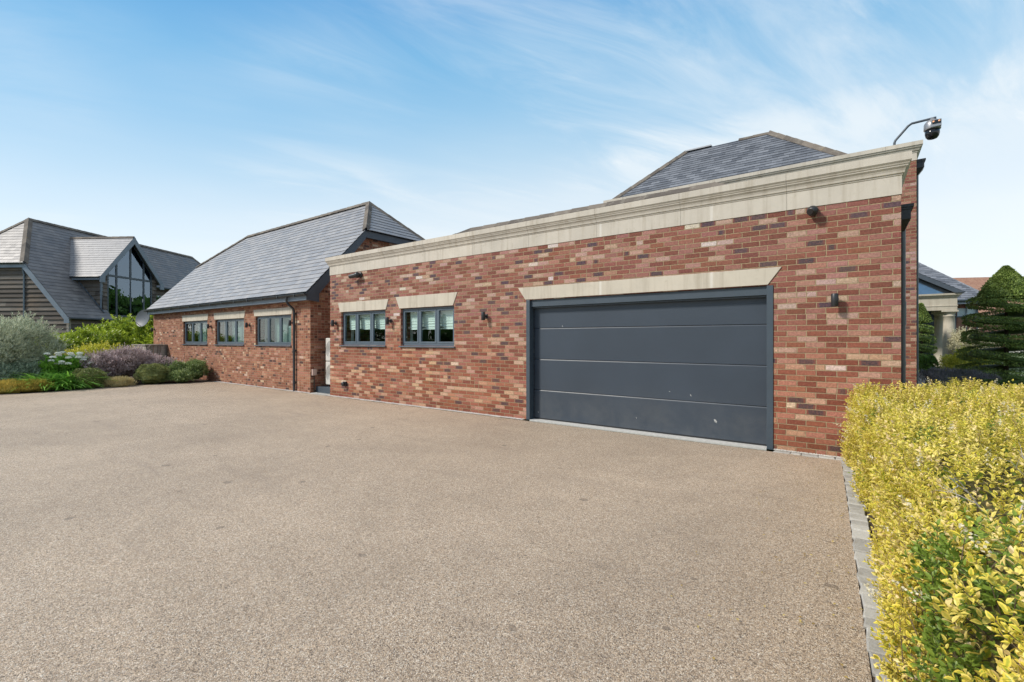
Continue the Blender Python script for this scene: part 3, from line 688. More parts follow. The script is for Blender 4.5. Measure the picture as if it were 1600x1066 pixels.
def make_window(x0, x1, z0, z1, rec, parent, blind=None, handles=(1, 2), room=1.6, side_panel=False):
    fr = MB(); y0, y1 = rec, rec + .07; o = .045
    fr.box(x0, x1, y0, y1, z1 - o, z1); fr.box(x0, x1, y0, y1, z0, z0 + o + .01); fr.box(x0, x0 + o, y0, y1, z0 + o + .01, z1 - o); fr.box(x1 - o, x1, y0, y1, z0 + o + .01, z1 - o)
    n = 3; w_ = (x1 - x0) / n
    for i in range(1, n): fr.box(x0 + i * w_ - .022, x0 + i * w_ + .022, y0 - .001, y1, z0 + o + .01, z1 - o)
    f = fr.build('window', M_FRAME, parent, bevel=.004)
    for i in range(n):
        a, b = x0 + i * w_ + (o if i == 0 else .022) + .002, x0 + (i + 1) * w_ - (o if i == n - 1 else .022) - .002; c, d = z0 + o + .012, z1 - o - .002; e = .04
        cs = MB(); cs.box(a, b, y0 - .006, y1 - .02, d - e, d); cs.box(a, b, y0 - .006, y1 - .02, c, c + e); cs.box(a, a + e, y0 - .006, y1 - .02, c + e, d - e); cs.box(b - e, b, y0 - .006, y1 - .02, c + e, d - e)
        cs.build('casement', M_FRAME, f, bevel=.004)
        gl = MB(); gl.box(a + e - .005, b - e + .005, y0 + .018, y0 + .024, c + e - .005, d - e + .005); gl.build('pane', M_GLASS, f)
        if i in handles:
            h = MB(); h.box(a + e * .3, a + e * .7, y1 - .018, y1 + .012, (c + d) / 2 - .05, (c + d) / 2 - .01); h.box(a + e * .35, a + e * .35 + .09, y1 + .0, y1 + .012, (c + d) / 2 - .03, (c + d) / 2 - .012); h.build('handle', M_BLACK, f)
    sl_ = MB(); sl_.hexa([(x0 - .03, -.045, z0 - .032), (x1 + .03, -.045, z0 - .032), (x1 + .03, y1, z0 - .030), (x0 - .03, y1, z0 - .030)],
                         [(x0 - .03, -.045, z0 - .006), (x1 + .03, -.045, z0 - .006), (x1 + .03, y1, z0 - .001), (x0 - .03, y1, z0 - .001)])
    sl_.build('sill', M_FRAME, f, bevel=.003)
    vt = MB(); vt.box((x0 + x1) / 2 - .17, (x0 + x1) / 2 + .17, y0 - .012, y0, z1 - .032, z1 - .016); vt.build('vent', M_FRAME, f)
    rm = MB(); A, Bq, C, D_ = x0 - .004, x1 + .004, z0 - .004, z1 + .004; yb = y1 + .26
    for q in (((A, y1, C), (A, yb, C), (A, yb, D_), (A, y1, D_)), ((Bq, y1, C), (Bq, yb, C), (Bq, yb, D_), (Bq, y1, D_)), ((A, y1, C), (Bq, y1, C), (Bq, yb, C), (A, yb, C)), ((A, y1, D_), (Bq, y1, D_), (Bq, yb, D_), (A, yb, D_))): rm.quad(*q)
    rm.build('inner_reveal', M_WHITE, f)
    dk = MB(); E_ = .5
    dk.box(A - E_, Bq + E_, yb + .002, yb + room, C - E_, D_ + .25)
    me_o = dk
    # open front of the room box: drop its front face
    me_o.F = [fc for fc in dk.F if not all(abs(dk.V[i][1] - (yb + .002)) < 1e-6 for i in fc)]; me_o.M = dk.M[:len(dk.F)]; me_o.S = dk.S[:len(dk.F)]
    me_o.build('room', M_DARKROOM, f, recalc=False)
    if blind:
        kind, zb, ofs = blind; bl = MB()
        if kind == 'roman':
            xa, xb = x0 + .05 + ofs, x1 - .03; folds = 7; zt = z1 - .01
            prev = None
            for i in range(60):
                t_ = i / 59; zz = zt + (zb - zt) * t_; yy = y1 + .045 + (.004 + .012 * max(0, t_ - .45)) * abs(math.sin(t_ * folds * math.pi)) + .004 * t_
                sag = .0
                cur = [(xa, yy, zz), (xa + .02, yy - .002, zz), ((xa + xb) / 2, yy + .004 * math.sin(i), zz), (xb, yy, zz)]
                if prev:
                    for q in range(3): bl.quad(prev[q], prev[q + 1], cur[q + 1], cur[q], rnd=.5)
                prev = cur
            bl.build('blind', M_WHITE, f)
        else:
            xa, xb = x0 + (x1 - x0) * .36, x1 - .03
            m_ = 40; prev = None
            for i in range(m_ + 1):
                xx = xa + (xb - xa) * i / m_; yy = y1 + .10 + .012 * math.sin(i * 1.9)
                cur = [(xx, yy, z0 + .01), (xx, yy, z1 - .01)]
                if prev: bl.quad(prev[0], cur[0], cur[1], prev[1], rnd=.5)
                prev = cur
            bl.build('curtain', M_CURT, f)
    return f
M_CURT = plain('pale_green_blind', (.30, .37, .35), .8, var=.12, scale=1.5)
make_window(*W1, .06, gar, ('roman', 1.80, .07)); make_window(*W2, .06, gar, ('roman', 1.77, .10))

# garage door: frame, four sections, threshold
df = MB(); dx0, dx1, _, dz = DO
df.box(dx0 + .003, dx0 + .083, -.012, .135, 0.0, dz - .003); df.box(dx1 - .083, dx1 - .003, -.012, .135, 0.0, dz - .003)
df.box(dx0 + .083, dx1 - .083, .035, .135, 2.16, dz - .003)
df.box(dx0 + .083, dx1 - .083, .075, .150, 2.135, 2.158)
gd = df.build('garage_door', M_ANTH, gar, bevel=.003)
zs = [.035, .575, 1.165, 1.755, 2.20]
for i in range(4):
    a, b = zs[i] + (.0015 if i else 0), zs[i + 1] - .0015; s = MB()
    pr = [(.1585, a), (.146, a + .001), (.146, b - .020), (.158, b - .001), (.185, b), (.185, a)]
    s.prism([(dx0 + .083, y_, z_) for y_, z_ in pr], (dx1 - dx0 - .166, 0, 0)); s.build('door_section', M_DOOR, gd)
s = MB(); s.box(dx0 + .083, dx1 - .083, .148, .18, .012, .034); s.build('rubber_seal', M_BLACK, gd)
s = MB(); 
for i in range(9): z_ = .2 + i * .23; s = MB(); s.lathe((dx0 + .0835, .06, z_), [(.007, -.001), (.007, .003), (.003, .005)], 8, 'X'); s.build('screw', M_BLACK, gd)
s = MB(); s.box(dx0 + .084, dx1 - .084, -.018, .20, -.02, .010); s.build('threshold', M_THRESH, gar, bevel=.003)
# dark lining behind the door so no light leaks, and the flat deck behind the parapet
s = MB(); s.box(WX0 + .31, WX1 - .31, .32, 4.68, 3.02, 3.06); s.build('roof_deck', M_FASCIA, gar)
# low slate roof whose ridge just clears the parapet
rf = MB(); ry, rz, ey, ez = 2.6, 4.61, .45, 3.42; rx0, rx1 = -8.72, -2.23
nrm = Vector((0, ry - ey, rz - ez)); Ls = nrm.length; Bv = nrm.normalized()
hipx = 2.0
slate_plane(rf, (0, ey, ez), (1, 0, 0), Bv, .2, lin([(0, rx0 - hipx), (Ls, rx0)]), lin([(0, rx1 + hipx), (Ls, rx1)]), Ls)
rf.quad((rx0 - hipx, 4.6, ez), (rx1 + hipx, 4.6, ez), (rx1, ry, rz), (rx0, ry, rz)); rf.poly([(rx0 - hipx, ey, ez), (rx0, ry, rz), (rx0 - hipx, 4.6, ez)]); rf.poly([(rx1 + hipx, ey, ez), (rx1 + hipx, 4.6, ez), (rx1, ry, rz)])
lr = rf.build('low_roof', M_SLATE_D, gar, recalc=False)
rc = MB(); ridge_caps(rc, (rx0, ry, rz + .02), (rx1, ry, rz + .02)); ridge_caps(rc, (rx0, ry, rz + .02), (rx0 - hipx, ey, ez + .02)); ridge_caps(rc, (rx1, ry, rz + .02), (rx1 + hipx, ey, ez + .02)); rc.build('ridge_tiles', M_RIDGE, lr)
# hopper and downpipe on the right flank
def hopper(mb, x, y, z, h=.26, w_=.11, d=.30):
    mb.hexa([(x, y + .06, z), (x + .06, y + .06, z), (x + .06, y + d - .06, z), (x, y + d - .06, z)], [(x, y, z + h * .42), (x + w_, y, z + h * .42), (x + w_, y + d, z + h * .42), (x, y + d, z + h * .42)])
    mb.box(x, x + w_, y, y + d, z + h * .42 + .001, z + h * .80); mb.box(x, x + w_ + .012, y - .012, y + d + .012, z + h * .80 + .001, z + h * .88); mb.box(x, x + w_ + .028, y - .025, y + d + .025, z + h * .88 + .001, z + h)
s = MB(); hopper(s, .492, .32, 2.92, .32, .115, .3); s.build('rain_hopper', M_BLACK, gar)
s = MB(); s.tube([(.535, .42, .0), (.535, .42, 2.95)], .030, 12); s.tube([(.535, .42, 1.72), (.535, .42, 2.02)], .036, 12); s.tube([(.535, .42, 1.2), (.535, .42, 1.25)], .034, 12); s.build('downpipe', M_PIPE, gar)

# ================================================================== LOW ANNEX
anx = thing('brick_annex', (-19, 3, 0), 'low orange brick outbuilding with grey slate half hipped roof and three windows', 'outbuilding')
AX0, AX1, AZ = -25.48, -12.57, 2.80
AW = [(-22.0, -19.66, 1.36, 2.27), (-18.95, -16.68, 1.36, 2.27), (-15.86, -13.62, 1.36, 2.30)]
mb = MB(); wall_grid(mb, AX0, AX1, 0, AZ, 0, .3, AW); mb.build('front_wall', M_BRICK2, anx)
def gable(xa, xb):
    m_ = MB(); pts = [(.302, 0), (6.1, 0), (6.1, 2.8), (4.5, 4.80), (1.60, 4.80), (.302, 3.40), (.302, 2.8)]
    m_.prism([(xa, y_, z_) for y_, z_ in pts], (xb - xa, 0, 0)); 
    m_.prism([(xa, y_, z_) for y_, z_ in ((.0, 2.802), (.30, 2.802), (.30, 3.40))], (xb - xa, 0, 0)); m_.build('gable_wall', M_BRICK2, anx)
gable(AX1 - .3, AX1); gable(AX0, AX0 + .3)
s = MB(); wall_grid(s, AX0 + .302, AX1 - .302, 0, AZ, 5.8, 6.1, []); s.build('rear_wall', M_BRICK2, anx)
for i, wn_ in enumerate(AW):
    make_window(*wn_, .06, anx, ('curtain', 0, 0))
    x0, x1, z0, z1 = wn_; s = MB(); lintel(s, x0 - .13, x1 + .09, z1 + .003, 2.515, .06, -.010, .09); s.build('lintel', M_STONE2, anx, bevel=.003)
RY, RZ, EY, EZ = 3.05, 6.42, -.25, 2.88; XL, XR = -25.52, -12.35; HX = 1.60
up = Vector((0, RY - EY, RZ - EZ)); SLn = up.length; Bu = up.normalized(); vh = SLn * (5.02 - EZ) / (RZ - EZ)
rf = MB()
slate_plane(rf, (0, EY, EZ), (1, 0, 0), Bu, .205, lin([(0, XL), (vh, XL), (SLn, XL + 2.3)]), lin([(0, XR), (vh, XR), (SLn, XR - HX)]), SLn)
Bb = Vector((0, -(RY - EY), RZ - EZ)).normalized()
slate_plane(rf, (0, 2 * RY - EY, EZ), (1, 0, 0), Bb, .205, lin([(0, XL), (vh, XL), (SLn, XL + 2.3)]), lin([(0, XR), (vh, XR), (SLn, XR - HX)]), SLn)
yh = EY + (RY - EY) * (5.02 - EZ) / (RZ - EZ); hw = RY - yh
for xe, sg, hl in ((XR, -1, HX), (XL, 1, 2.3)):
    b_ = Vector((sg * hl, 0, RZ - 5.02)); bl_ = b_.length
    slate_plane(rf, (xe - sg * .05, RY, 5.0), (0, 1, 0), b_, .205, lin([(0, -hw), (bl_, 0)]), lin([(0, hw), (bl_, 0)]), bl_)
arf = rf.build('roof', M_SLATE, anx, recalc=False)
rc = MB(); t0, t1 = (XL + 2.3, RY, RZ + .01), (XR - HX, RY, RZ + .01)
ridge_caps(rc, t0, t1, .15)
for e, t_ in (((XR, yh, 5.03), t1), ((XR, 2 * RY - yh, 5.03), t1), ((XL, yh, 5.03), t0), ((XL, 2 * RY - yh, 5.03), t0)): ridge_caps(rc, t_, e, .15)
rc.build('ridge_tiles', M_RIDGE, arf)
# barge boards, fascias, soffit, gutter
for xe, sg in ((XR, 1), (XL, -1)):
    s = MB(); x_a, x_b = (xe - .055 * sg, xe - .025 * sg)
    for side in (1, -1):
        Y = (lambda y_: y_) if side == 1 else (lambda y_: 2 * RY - y_)
        s.prism([(x_a, Y(EY + .02), EZ - .03), (x_a, Y(yh), 5.02 - .03), (x_a, Y(yh), 5.02 - .30), (x_a, Y(.16), 2.86), (x_a, Y(.16), 2.62), (x_a, Y(EY + .02), 2.66)], (x_b - x_a, 0, 0))
    s.box(x_a - .001 * sg, x_b + .001 * sg, yh, 2 * RY - yh, 4.77, 4.985)
    s.box(xe - .22 * sg, x_a - .002 * sg, yh, 2 * RY - yh, 4.79, 4.81)
    s.build('barge_board', M_FASCIA, anx)
s = MB(); s.box(XL + .06, XR - .06, EY + .03, EY + .05, 2.66, 2.83); s.box(XL + .06, XR - .06, EY + .052, -.004, 2.665, 2.685); s.build('fascia', M_BARGE, anx)
s = MB(); nseg = 7
for i in range(nseg):
    pass
gy = EY - .03; prev = []
for i in range(9):
    a = math.pi * i / 8; prev.append((gy + .058 * math.cos(a), 2.83 - .058 * math.sin(a)))
for (y0_, z0_), (y1_, z1_) in zip(prev, prev[1:]): s.quad((XL - .05, y0_, z0_), (XR + .03, y0_, z0_), (XR + .03, y1_, z1_), (XL - .05, y1_, z1_))
s.poly([(XL - .05, y_, z_) for y_, z_ in prev]); s.poly([(XR + .03, y_, z_) for y_, z_ in prev])
x = XL + .3
while x < XR - .1:
    s.box(x, x + .03, gy - .066, gy + .03, 2.765, 2.845); x += .95
s.tube([(XL - .05, gy - .058, 2.832), (XR + .03, gy - .058, 2.832)], .007, 6)
s.build('gutter', M_GUTTER, anx)
s = MB(); px0 = -13.36
s.tube([(px0, gy, 2.80), (px0, gy, 2.66), (px0, gy + .04, 2.58), (px0, -.09, 2.46), (px0, -.055, 2.38), (px0, -.055, 0.0)], .034, 12)
for z_ in (2.30, 1.2, .25): s.box(px0 - .05, px0 + .05, -.055, -.002, z_, z_ + .03); s.tube([(px0, -.055, z_ - .02), (px0, -.055, z_ + .06)], .040, 12)
s.build('downpipe', M_GUTTER, anx)

# ================================================================== REAR TWO STOREY BLOCK
rb = thing('main_house', (-3, 12, 0), 'taller brick house block behind the garage with stone parapet and hipped slate roof', 'house')
HX0, HX1, HY = -7.0, 1.32, 8.0
mb = MB(); wall_grid(mb, HX0, HX1, 0, 6.03, HY, HY + .3, []); wall_grid(mb, HY + .302, 17, 0, 6.03, HX1 - .3, HX1, [], 'y'); wall_grid(mb, HY + .302, 17, 0, 6.03, HX0, HX0 + .3, [], 'y'); wall_grid(mb, HX0 + .302, HX1 - .302, 0, 6.03, 16.7, 17, []); mb.build('wall', M_BRICK, rb)
PR2 = [(.008, 6.031), (.008, 6.215), (.02, 6.222), (.022, 6.25), (.045, 6.265), (.06, 6.30), (.062, 6.31), (.085, 6.33), (.10, 6.365), (.102, 6.372), (.115, 6.376), (.115, 6.475)]
mb = MB(); cornice(mb, HX0, HX1, HY, 17, PR2); mb.build('cornice', M_STONE, rb)
rf = MB(); ey, ez, ry, rz = 8.22, 6.52, 10.25, 8.44; e0, e1, r0, r1 = -6.93, -.08, -4.92, -2.19
b_ = Vector((0, ry - ey, rz - ez)); bl_ = b_.length
slate_plane(rf, (0, ey, ez), (1, 0, 0), b_, .17, lin([(0, e0), (bl_, r0)]), lin([(0, e1), (bl_, r1)]), bl_)
b2 = Vector((-(e1 - r1), 0, rz - ez)); slate_plane(rf, (e1, ry, ez), (0, 1, 0), b2, .2, lin([(0, -(ry - ey)), (b2.length, 0)]), lin([(0, ry - ey), (b2.length, 0)]), b2.length)
b3 = Vector(((r0 - e0), 0, rz - ez)); slate_plane(rf, (e0, ry, ez), (0, 1, 0), b3, .2, lin([(0, -(ry - ey)), (b3.length, 0)]), lin([(0, ry - ey), (b3.length, 0)]), b3.length)
b4 = Vector((0, -(ry - ey), rz - ez)); slate_plane(rf, (0, 2 * ry - ey, ez), (1, 0, 0), b4, .2, lin([(0, e0), (bl_, r0)]), lin([(0, e1), (bl_, r1)]), bl_)
hr_ = rf.build('roof', M_SLATE_D, rb, recalc=False)
rc = MB(); a_, b_ = (r0, ry, rz + .01), (r1, ry, rz + .01)
for e, t_ in (((e0, ey, ez), a_), ((e0, 2 * ry - ey, ez), a_), ((e1, ey, ez), b_), ((e1, 2 * ry - ey, ez), b_)): rc = MB(); ridge_caps(rc, t_, e, .15); rc.build('hip_tiles', M_RIDGE, hr_)
rc = MB(); ridge_caps(rc, (r1 - .95, ry, rz), (r1 - .08, ry, rz), .10, .04); rc.build('ridge_tiles', M_RIDGE, hr_)
s = MB(); s.box(r0, r0 + .9, ry - .10, ry + .10, rz, rz + .045); s.build('lead_ridge', M_GREYM, hr_)
s = MB(); hopper(s, HX1 + .002, 8.15, 5.72, .36, .16, .3); s.build('rain_hopper', M_BLACK, rb)
s = MB(); s.tube([(HX1 + .035, 8.28, 0), (HX1 + .035, 8.28, 5.74)], .030, 12); s.build('downpipe', M_PIPE, rb)

# ================================================================== SMALL WALL FITTINGS
LG = 'black cylinder lamps along the brick walls'
def wall_lamp_first(x, z, label, r=.040, h=.165):
    t = thing('wall_lamp', (x, 0, z), label, 'wall lamp', LG)
    b = MB(); b.lathe((x, -.105, z), [(r * .93, -h / 2), (r, -h / 2 + .004), (r, h / 2 - .004), (r * .93, h / 2)], 20); b.build('lamp_body', M_BLACK, t)
    b = MB(); b.box(x - .020, x + .020, -.07, -.012, z - .018, z + .018); b.box(x - .035, x + .035, -.012, -.001, z - .045, z + .045); b.build('bracket', M_BLACK, t, bevel=.003)
    return t
def copy_tree(o, loc, label, parent=None):
    c = o.copy(); COL.objects.link(c)
    if parent is None: c.location = loc; c['label'] = label
    else: c.parent = parent
    for ch in o.children: copy_tree(ch, None, None, c)
    return c
lamp0 = wall_lamp_first(-.17, 2.04, 'black cylinder wall lamp on the brick pier right of the garage door')
for x, z, lb in ((-6.02, 2.01, 'black wall lamp on brick between garage door and nearest kitchen window'), (-9.02, 1.99, 'black wall lamp between the two blind fitted windows of the garage'),
                 (-11.30, 1.98, 'black wall lamp at the left brick corner of the garage beside the narrow gap'), (-13.50, 2.03, 'black wall lamp tucked beside the tall annex drainpipe'),
                 (-16.27, 2.02, 'black wall lamp between the middle and right annex windows'), (-19.32, 2.03, 'black wall lamp between the left and middle annex windows'),
                 (-25.33, 1.99, 'black wall lamp at far left annex corner above the bin store')):
    copy_tree(lamp0, (x, 0, z), lb)
# ball cameras
t = thing('security_camera', (-.41, 0, 3.23), 'black ball security camera under the stone cornice near the garage right corner', 'security camera')
s = MB(); s.lathe((-.41, 0, 3.24), [(.062, -.001), (.062, -.03), (.050, -.045)], 24, 'Y'); s.build('mount', M_BLACK, t)
def ball(mb, c, r, n=20, sc=(1, 1, 1)):
    prof = [(r * math.sin(math.pi * i / 12) + 1e-4, -r * math.cos(math.pi * i / 12)) for i in range(13)]; mb.lathe(c, prof, n)
s = MB(); ball(s, (-.41, -.085, 3.225), .068); s.build('camera_ball', M_BLACK, t)
s = MB(); dv = Vector((-.35, -.85, -.30)).normalized(); c_ = Vector((-.41, -.085, 3.225)); s.tube([c_ + dv * .05, c_ + dv * .070], [.040, .036], 20); s.build('lens', M_LENS, t)
t = thing('security_camera', (-10.25, 0, 3.20), 'black security camera pointing left at the far left end of the garage frieze', 'security camera')
s = MB(); s.lathe((-10.20, 0, 3.20), [(.075, -.001), (.075, -.035), (.055, -.05)], 24, 'Y'); s.build('mount', M_BLACK, t)
s = MB(); ball(s, (-10.22, -.10, 3.19), .080); s.tube([(-10.22, -.10, 3.19), (-10.36, -.13, 3.175), (-10.46, -.15, 3.165)], [.062, .058, .052], 16); s.build('camera_ball', M_BLACK, t)
s = MB(); s.tube([(-10.461, -.15, 3.165), (-10.466, -.151, 3.165)], .040, 16); s.build('lens', M_GREYM, t)
# roof mounted dome camera on a bent arm, on the rear parapet
t = thing('dome_camera_mast', (.92, 8.1, 6.48), 'silver and black dome camera hanging from a bent pole above the parapet corner', 'security camera')
s = MB(); s.tube([(.90, 8.12, 6.20), (.90, 8.12, 6.60), (.92, 8.12, 6.66), (1.17, 8.12, 6.965), (1.24, 8.12, 7.01), (1.70, 8.12, 7.035)], .028, 12); s.build('pole', M_FASCIA, t)
cx, cy = 1.62, 8.05
s = MB(); s.lathe((cx, cy, 0), [(.03, 7.02), (.05, 6.97), (.10, 6.955), (.145, 6.90), (.16, 6.86), (.165, 6.735), (.158, 6.72)], 24); s.box(cx - .05, cx + .15, cy - .175, cy - .05, 6.74, 6.90); s.build('housing', M_GREYM, t)
s = MB(); s.lathe((cx, cy, 0), [(.145, 6.72), (.142, 6.62), (.125, 6.55), (.09, 6.505), (.03, 6.488)], 24); s.build('dome', M_LENS, t)
s = MB(); s.box(cx - .02, cx + .14, cy - .182, cy - .176, 6.80, 6.89); s.build('lamp_panel', M_LENS, t)
for dx in (.005, .11): s = MB(); s.lathe((cx + dx, cy - .183, 6.855), [(.022, .0), (.022, -.008)], 14, 'Y'); s.build('infrared_lamp', M_AMBER, t)
# outdoor box low on the wall
t = thing('outdoor_socket', (-10.84, 0, .36), 'small black weatherproof socket low on the garage brick wall', 'socket')
s = MB(); s.box(-10.91, -10.79, -.06, -.001, .30, .42); s.build('back_box', M_BLACK, t, bevel=.008)
s = MB(); s.lathe((-10.86, -.06, .36), [(.055, 0), (.058, -.03), (.045, -.05)], 18, 'Y'); s.build('lid', M_BLACK, t)
# junction box and pipe on the annex gable
t = thing('junction_box', (-12.55, .10, .25), 'small pink beige meter box with thin pipe on the annex side wall', 'utility box')
s = MB(); s.box(-12.568, -12.50, .03, .16, .50, .68); s.build('box_lid', plain('faded_plastic', (.50, .36, .31), .7), t, bevel=.006)
s = MB(); s.tube([(-12.535, .10, .50), (-12.535, .10, .02)], .014, 8); s.build('pipe', M_BARK, t)
# heat pumps on a dark plinth in the gap
t = thing('heat_pump', (-11.95, .45, .2), 'pale grey stacked heat pump units squeezed in the gap between annex and garage', 'heat pump')
for z0 in (.24, .92):
    s = MB(); s.box(-12.28, -11.62, .30, .66, z0, z0 + .66); c_ = s.build('casing', M_PALEMET, t, bevel=.015)
    s = MB()
    for q in range(6): s.tube([(-12.0 + (.05 + q * .04) * math.cos(a_), .292, z0 + .33 + (.05 + q * .04) * math.sin(a_)) for a_ in np.linspace(0, 2 * math.pi, 25)], .004, 5, caps=False)
    s.build('fan_grille', M_GREYM, c_)
for x_ in (-12.24, -11.74): s = MB(); s.box(x_, x_ + .06, .34, .40, .18, .239); s.build('foot', M_BLACK, t)
s = MB(); s.box(-12.55, -11.63, .16, .9, -.01, .178); tag(s.build('plinth_step', M_ANTH, origin=(-12.1, .5, 0), bevel=.006), 'dark grey raised step across the gap below the heat pump', 'step')
# satellite dish on the far annex corner
t = thing('satellite_dish', (-25.5, .1, 2.6), 'grey satellite dish on the far left corner of the annex under the gutter', 'satellite dish')
s = MB(); C = Vector((-26.05, -.25, 2.52)); n_ = Vector((.25, -.92, .18)).normalized(); u_ = n_.cross(Vector((0, 0, 1))).normalized(); v_ = u_.cross(n_)
V = []; F = []
for i in range(6):
    for j in range(28):
        a = 2 * math.pi * j / 28; r_ = i / 5; V.append(C + (u_ * math.cos(a) * .48 + v_ * math.sin(a) * .40) * r_ - n_ * (.09 * (1 - r_ * r_)))
for i in range(5):
    for j in range(28): F.append((i * 28 + j, i * 28 + (j + 1) % 28, (i + 1) * 28 + (j + 1) % 28, (i + 1) * 28 + j))
s.add(V, F, 0, True); s.add([v - n_ * .012 for v in V], F, 0, True); s.build('dish', plain('dish_grey', (.075, .085, .10), .5, var=.1), t, recalc=False)
s = MB(); s.tube([C - v_ * .38, C + n_ * .34 - v_ * .20], .012, 8); s.tube([C + n_ * .30 - v_ * .21, C + n_ * .38 - v_ * .15], .028, 10); s.tube([C - n_ * .1, (-25.7, .12, 2.45), (-25.48, .12, 2.45)], .02, 8); s.build('receiver_arm', M_BLACK, t)

# timber bin store
t = thing('bin_store', (-24.6, -.4, 0), 'weathered grey timber bin store with hinged front against the far annex wall', 'bin store')
X0, X1, Y0, Y1, ZT = -25.5, -23.75, -.76, -.01, 1.28
s = MB(); x = X0
while x < X1 - .05:
    x1 = min(x + .14, X1); s.box(x + .003, x1 - .003, Y0, Y0 + .02, .03, ZT); x = x1
dd = s.build('front_door', M_BIN, t)
for z_ in (.32, 1.02): s = MB(); s.box(X1 - .75, X1 - .08, Y0 - .008, Y0 - .001, z_, z_ + .035); s.box(X1 - .42, X1 - .36, Y0 - .010, Y0 - .001, z_ - .05, z_ + .085); s.build('hinge', M_BLACK, dd)
s = MB(); y = Y0 + .022
while y < Y1 - .03:
    y1 = min(y + .125, Y1); s.box(X1 - .02, X1, y + .006, y1 - .006, .03, ZT); y = y1
s.build('side_panel', M_BIN, t)
s = MB(); s.box(X0 - .03, X1 + .035, Y0 - .035, Y1, ZT + .002, ZT + .05); s.build('lid', M_BIN, t, bevel=.004)
s = MB(); s.box(X1 - .06, X1 + .012, Y1 - .075, Y1, 0, ZT); s.build('post', M_BOARD, t)

# ================================================================== WEATHERBOARDED BARN HOUSE (own frame, turned 32.25 degrees)
BR = R(32.25); P0 = Vector((-27.5, 26.0, 0))
wl = Matrix.Rotation(BR, 4, 'Z') @ P0 + Vector((0, -7.34, 0))
barn = thing('barn_house', P0, 'weatherboarded barn house with slate roof and glazed dormer gable behind the shrubs', 'house', rot=BR, wloc=wl)
EA, EZb, RA, RZb = -24.4, 2.69, -29.36, 8.42; SLP = (RZb - EZb) / (EA - RA); B0 = 22.2
zA = lambda z: EA - (z - EZb) / SLP
upb = Vector((RA - EA, 0, RZb - EZb)); LB = upb.length; VB = lambda z: (z - EZb) / (RZb - EZb) * LB
rf = MB(); HZ = 5.55; B1 = 39.1
slate_plane(rf, (EA, 0, EZb), (0, 1, 0), upb, .25, lin([(0, B0)]), lin([(0, 24.75)]), VB(5.2), .3)
slate_plane(rf, (EA, 0, EZb), (0, 1, 0), upb, .25, lin([(0, B0), (VB(HZ), B0), (LB, 24.5)]), lin([(0, B1), (VB(HZ), B1), (LB, 36.8)]), LB, .3, v0=VB(5.2))
LA = 2 * RA - EA
upl = Vector((RA - LA, 0, RZb - EZb)); rf.add([Vector((LA, B0, EZb)), Vector((LA, B1, EZb)), Vector((zA(HZ) - 2 * (zA(HZ) - RA), B1, HZ)), (RA, 36.8, RZb), (RA, 24.5, RZb), (2 * RA - zA(HZ), B0, HZ)], [(0, 1, 2, 3, 4, 5)])
ha = zA(HZ); hb_ = Vector((0, 24.5 - B0, RZb - HZ)); hl = hb_.length
slate_plane(rf, (RA, B0, HZ), (1, 0, 0), hb_, .235, lin([(0, RA - ha), (hl, 0)]), lin([(0, ha - RA), (hl, 0)]), hl, .3)
rf.poly([(ha, B1, HZ), (2 * RA - ha, B1, HZ), (RA, 36.8, RZb)])
brf = rf.build('roof', M_SLATE_B, barn, recalc=False)
rc = MB(); ridge_caps(rc, (RA, 24.5, RZb), (RA, 36.8, RZb), .18, .06); ridge_caps(rc, (RA, 24.5, RZb), (ha, B0, HZ), .20, .08); ridge_caps(rc, (RA, 24.5, RZb), (2 * RA - ha, B0, HZ), .18, .06); ridge_caps(rc, (RA, 36.8, RZb), (ha, B1, HZ), .18, .06)
rc.build('ridge_tiles', M_RIDGE, brf)
def boards(mb, fl, fr, fixed, z0, z1, axis='a', out=-1, h=.235):
    z = z0
    while z < z1 - .01:
        zt = min(z + h, z1); l0, r0, l1, r1 = fl(z), fr(z), fl(zt), fr(zt)
        w0, w1 = (out * .065, out * .010)
        if r0 > l0 or r1 > l1:
            n = 2
            P = (lambda u, f_, zz: (u, fixed + f_, zz)) if axis == 'a' else (lambda u, f_, zz: (fixed + f_, u, zz))
            cut = l0 + (r0 - l0) * random.uniform(.3, .7)
            for (s0, e0_, s1, e1_) in ((0, .0, 0, .0),):
                pass
            for a0, a1, b0, b1 in ((l0, min(cut, r0), l1, min(cut, r1)), (min(cut, r0), r0, min(cut, r1), r1)):
                if a1 - a0 < .01 and b1 - b0 < .01: continue
                r_ = random.random(); mb.add([P(a0, w0, z), P(a1, w0, z), P(b1, w1, zt), P(b0, w1, zt), P(a0, 0, z), P(a1, 0, z)], [(0, 1, 2, 3), (4, 5, 1, 0)], 0, False, r_)
        z = zt
WB = 22.42
s = MB(); fr_ = lambda z: (-24.62 if z < 2.6 else min(-24.62, zA(z) - .25)); fl_ = lambda z: 2 * RA - fr_(z)
boards(s, fl_, fr_, WB, .0, 5.45)
s.poly([(fl_(0), WB + .01, 0), (fr_(0), WB + .01, 0), (fr_(0), WB + .01, 2.6), (fr_(5.45), WB + .01, 5.45), (fl_(5.45), WB + .01, 5.45), (fl_(0), WB + .01, 2.6)])
boards(s, lambda z: WB + .01, lambda z: 24.45, -24.63, 0, 2.62, 'b', 1)
s.add([(-24.635, WB + .01, 0), (-24.635, 24.46, 0), (-24.635, 24.46, 2.6), (-24.635, WB + .01, 2.6)], [(0, 1, 2, 3)])
s.build('boarded_wall', M_BOARD, barn, recalc=False)
s = MB(); s.box(-24.68, -24.56, WB - .06, WB + .06, 0, 2.62); s.build('corner_post', M_BIN, barn)
s = MB(); d_ = .30   # verge barge board and boxed eave foot, half hip fascia
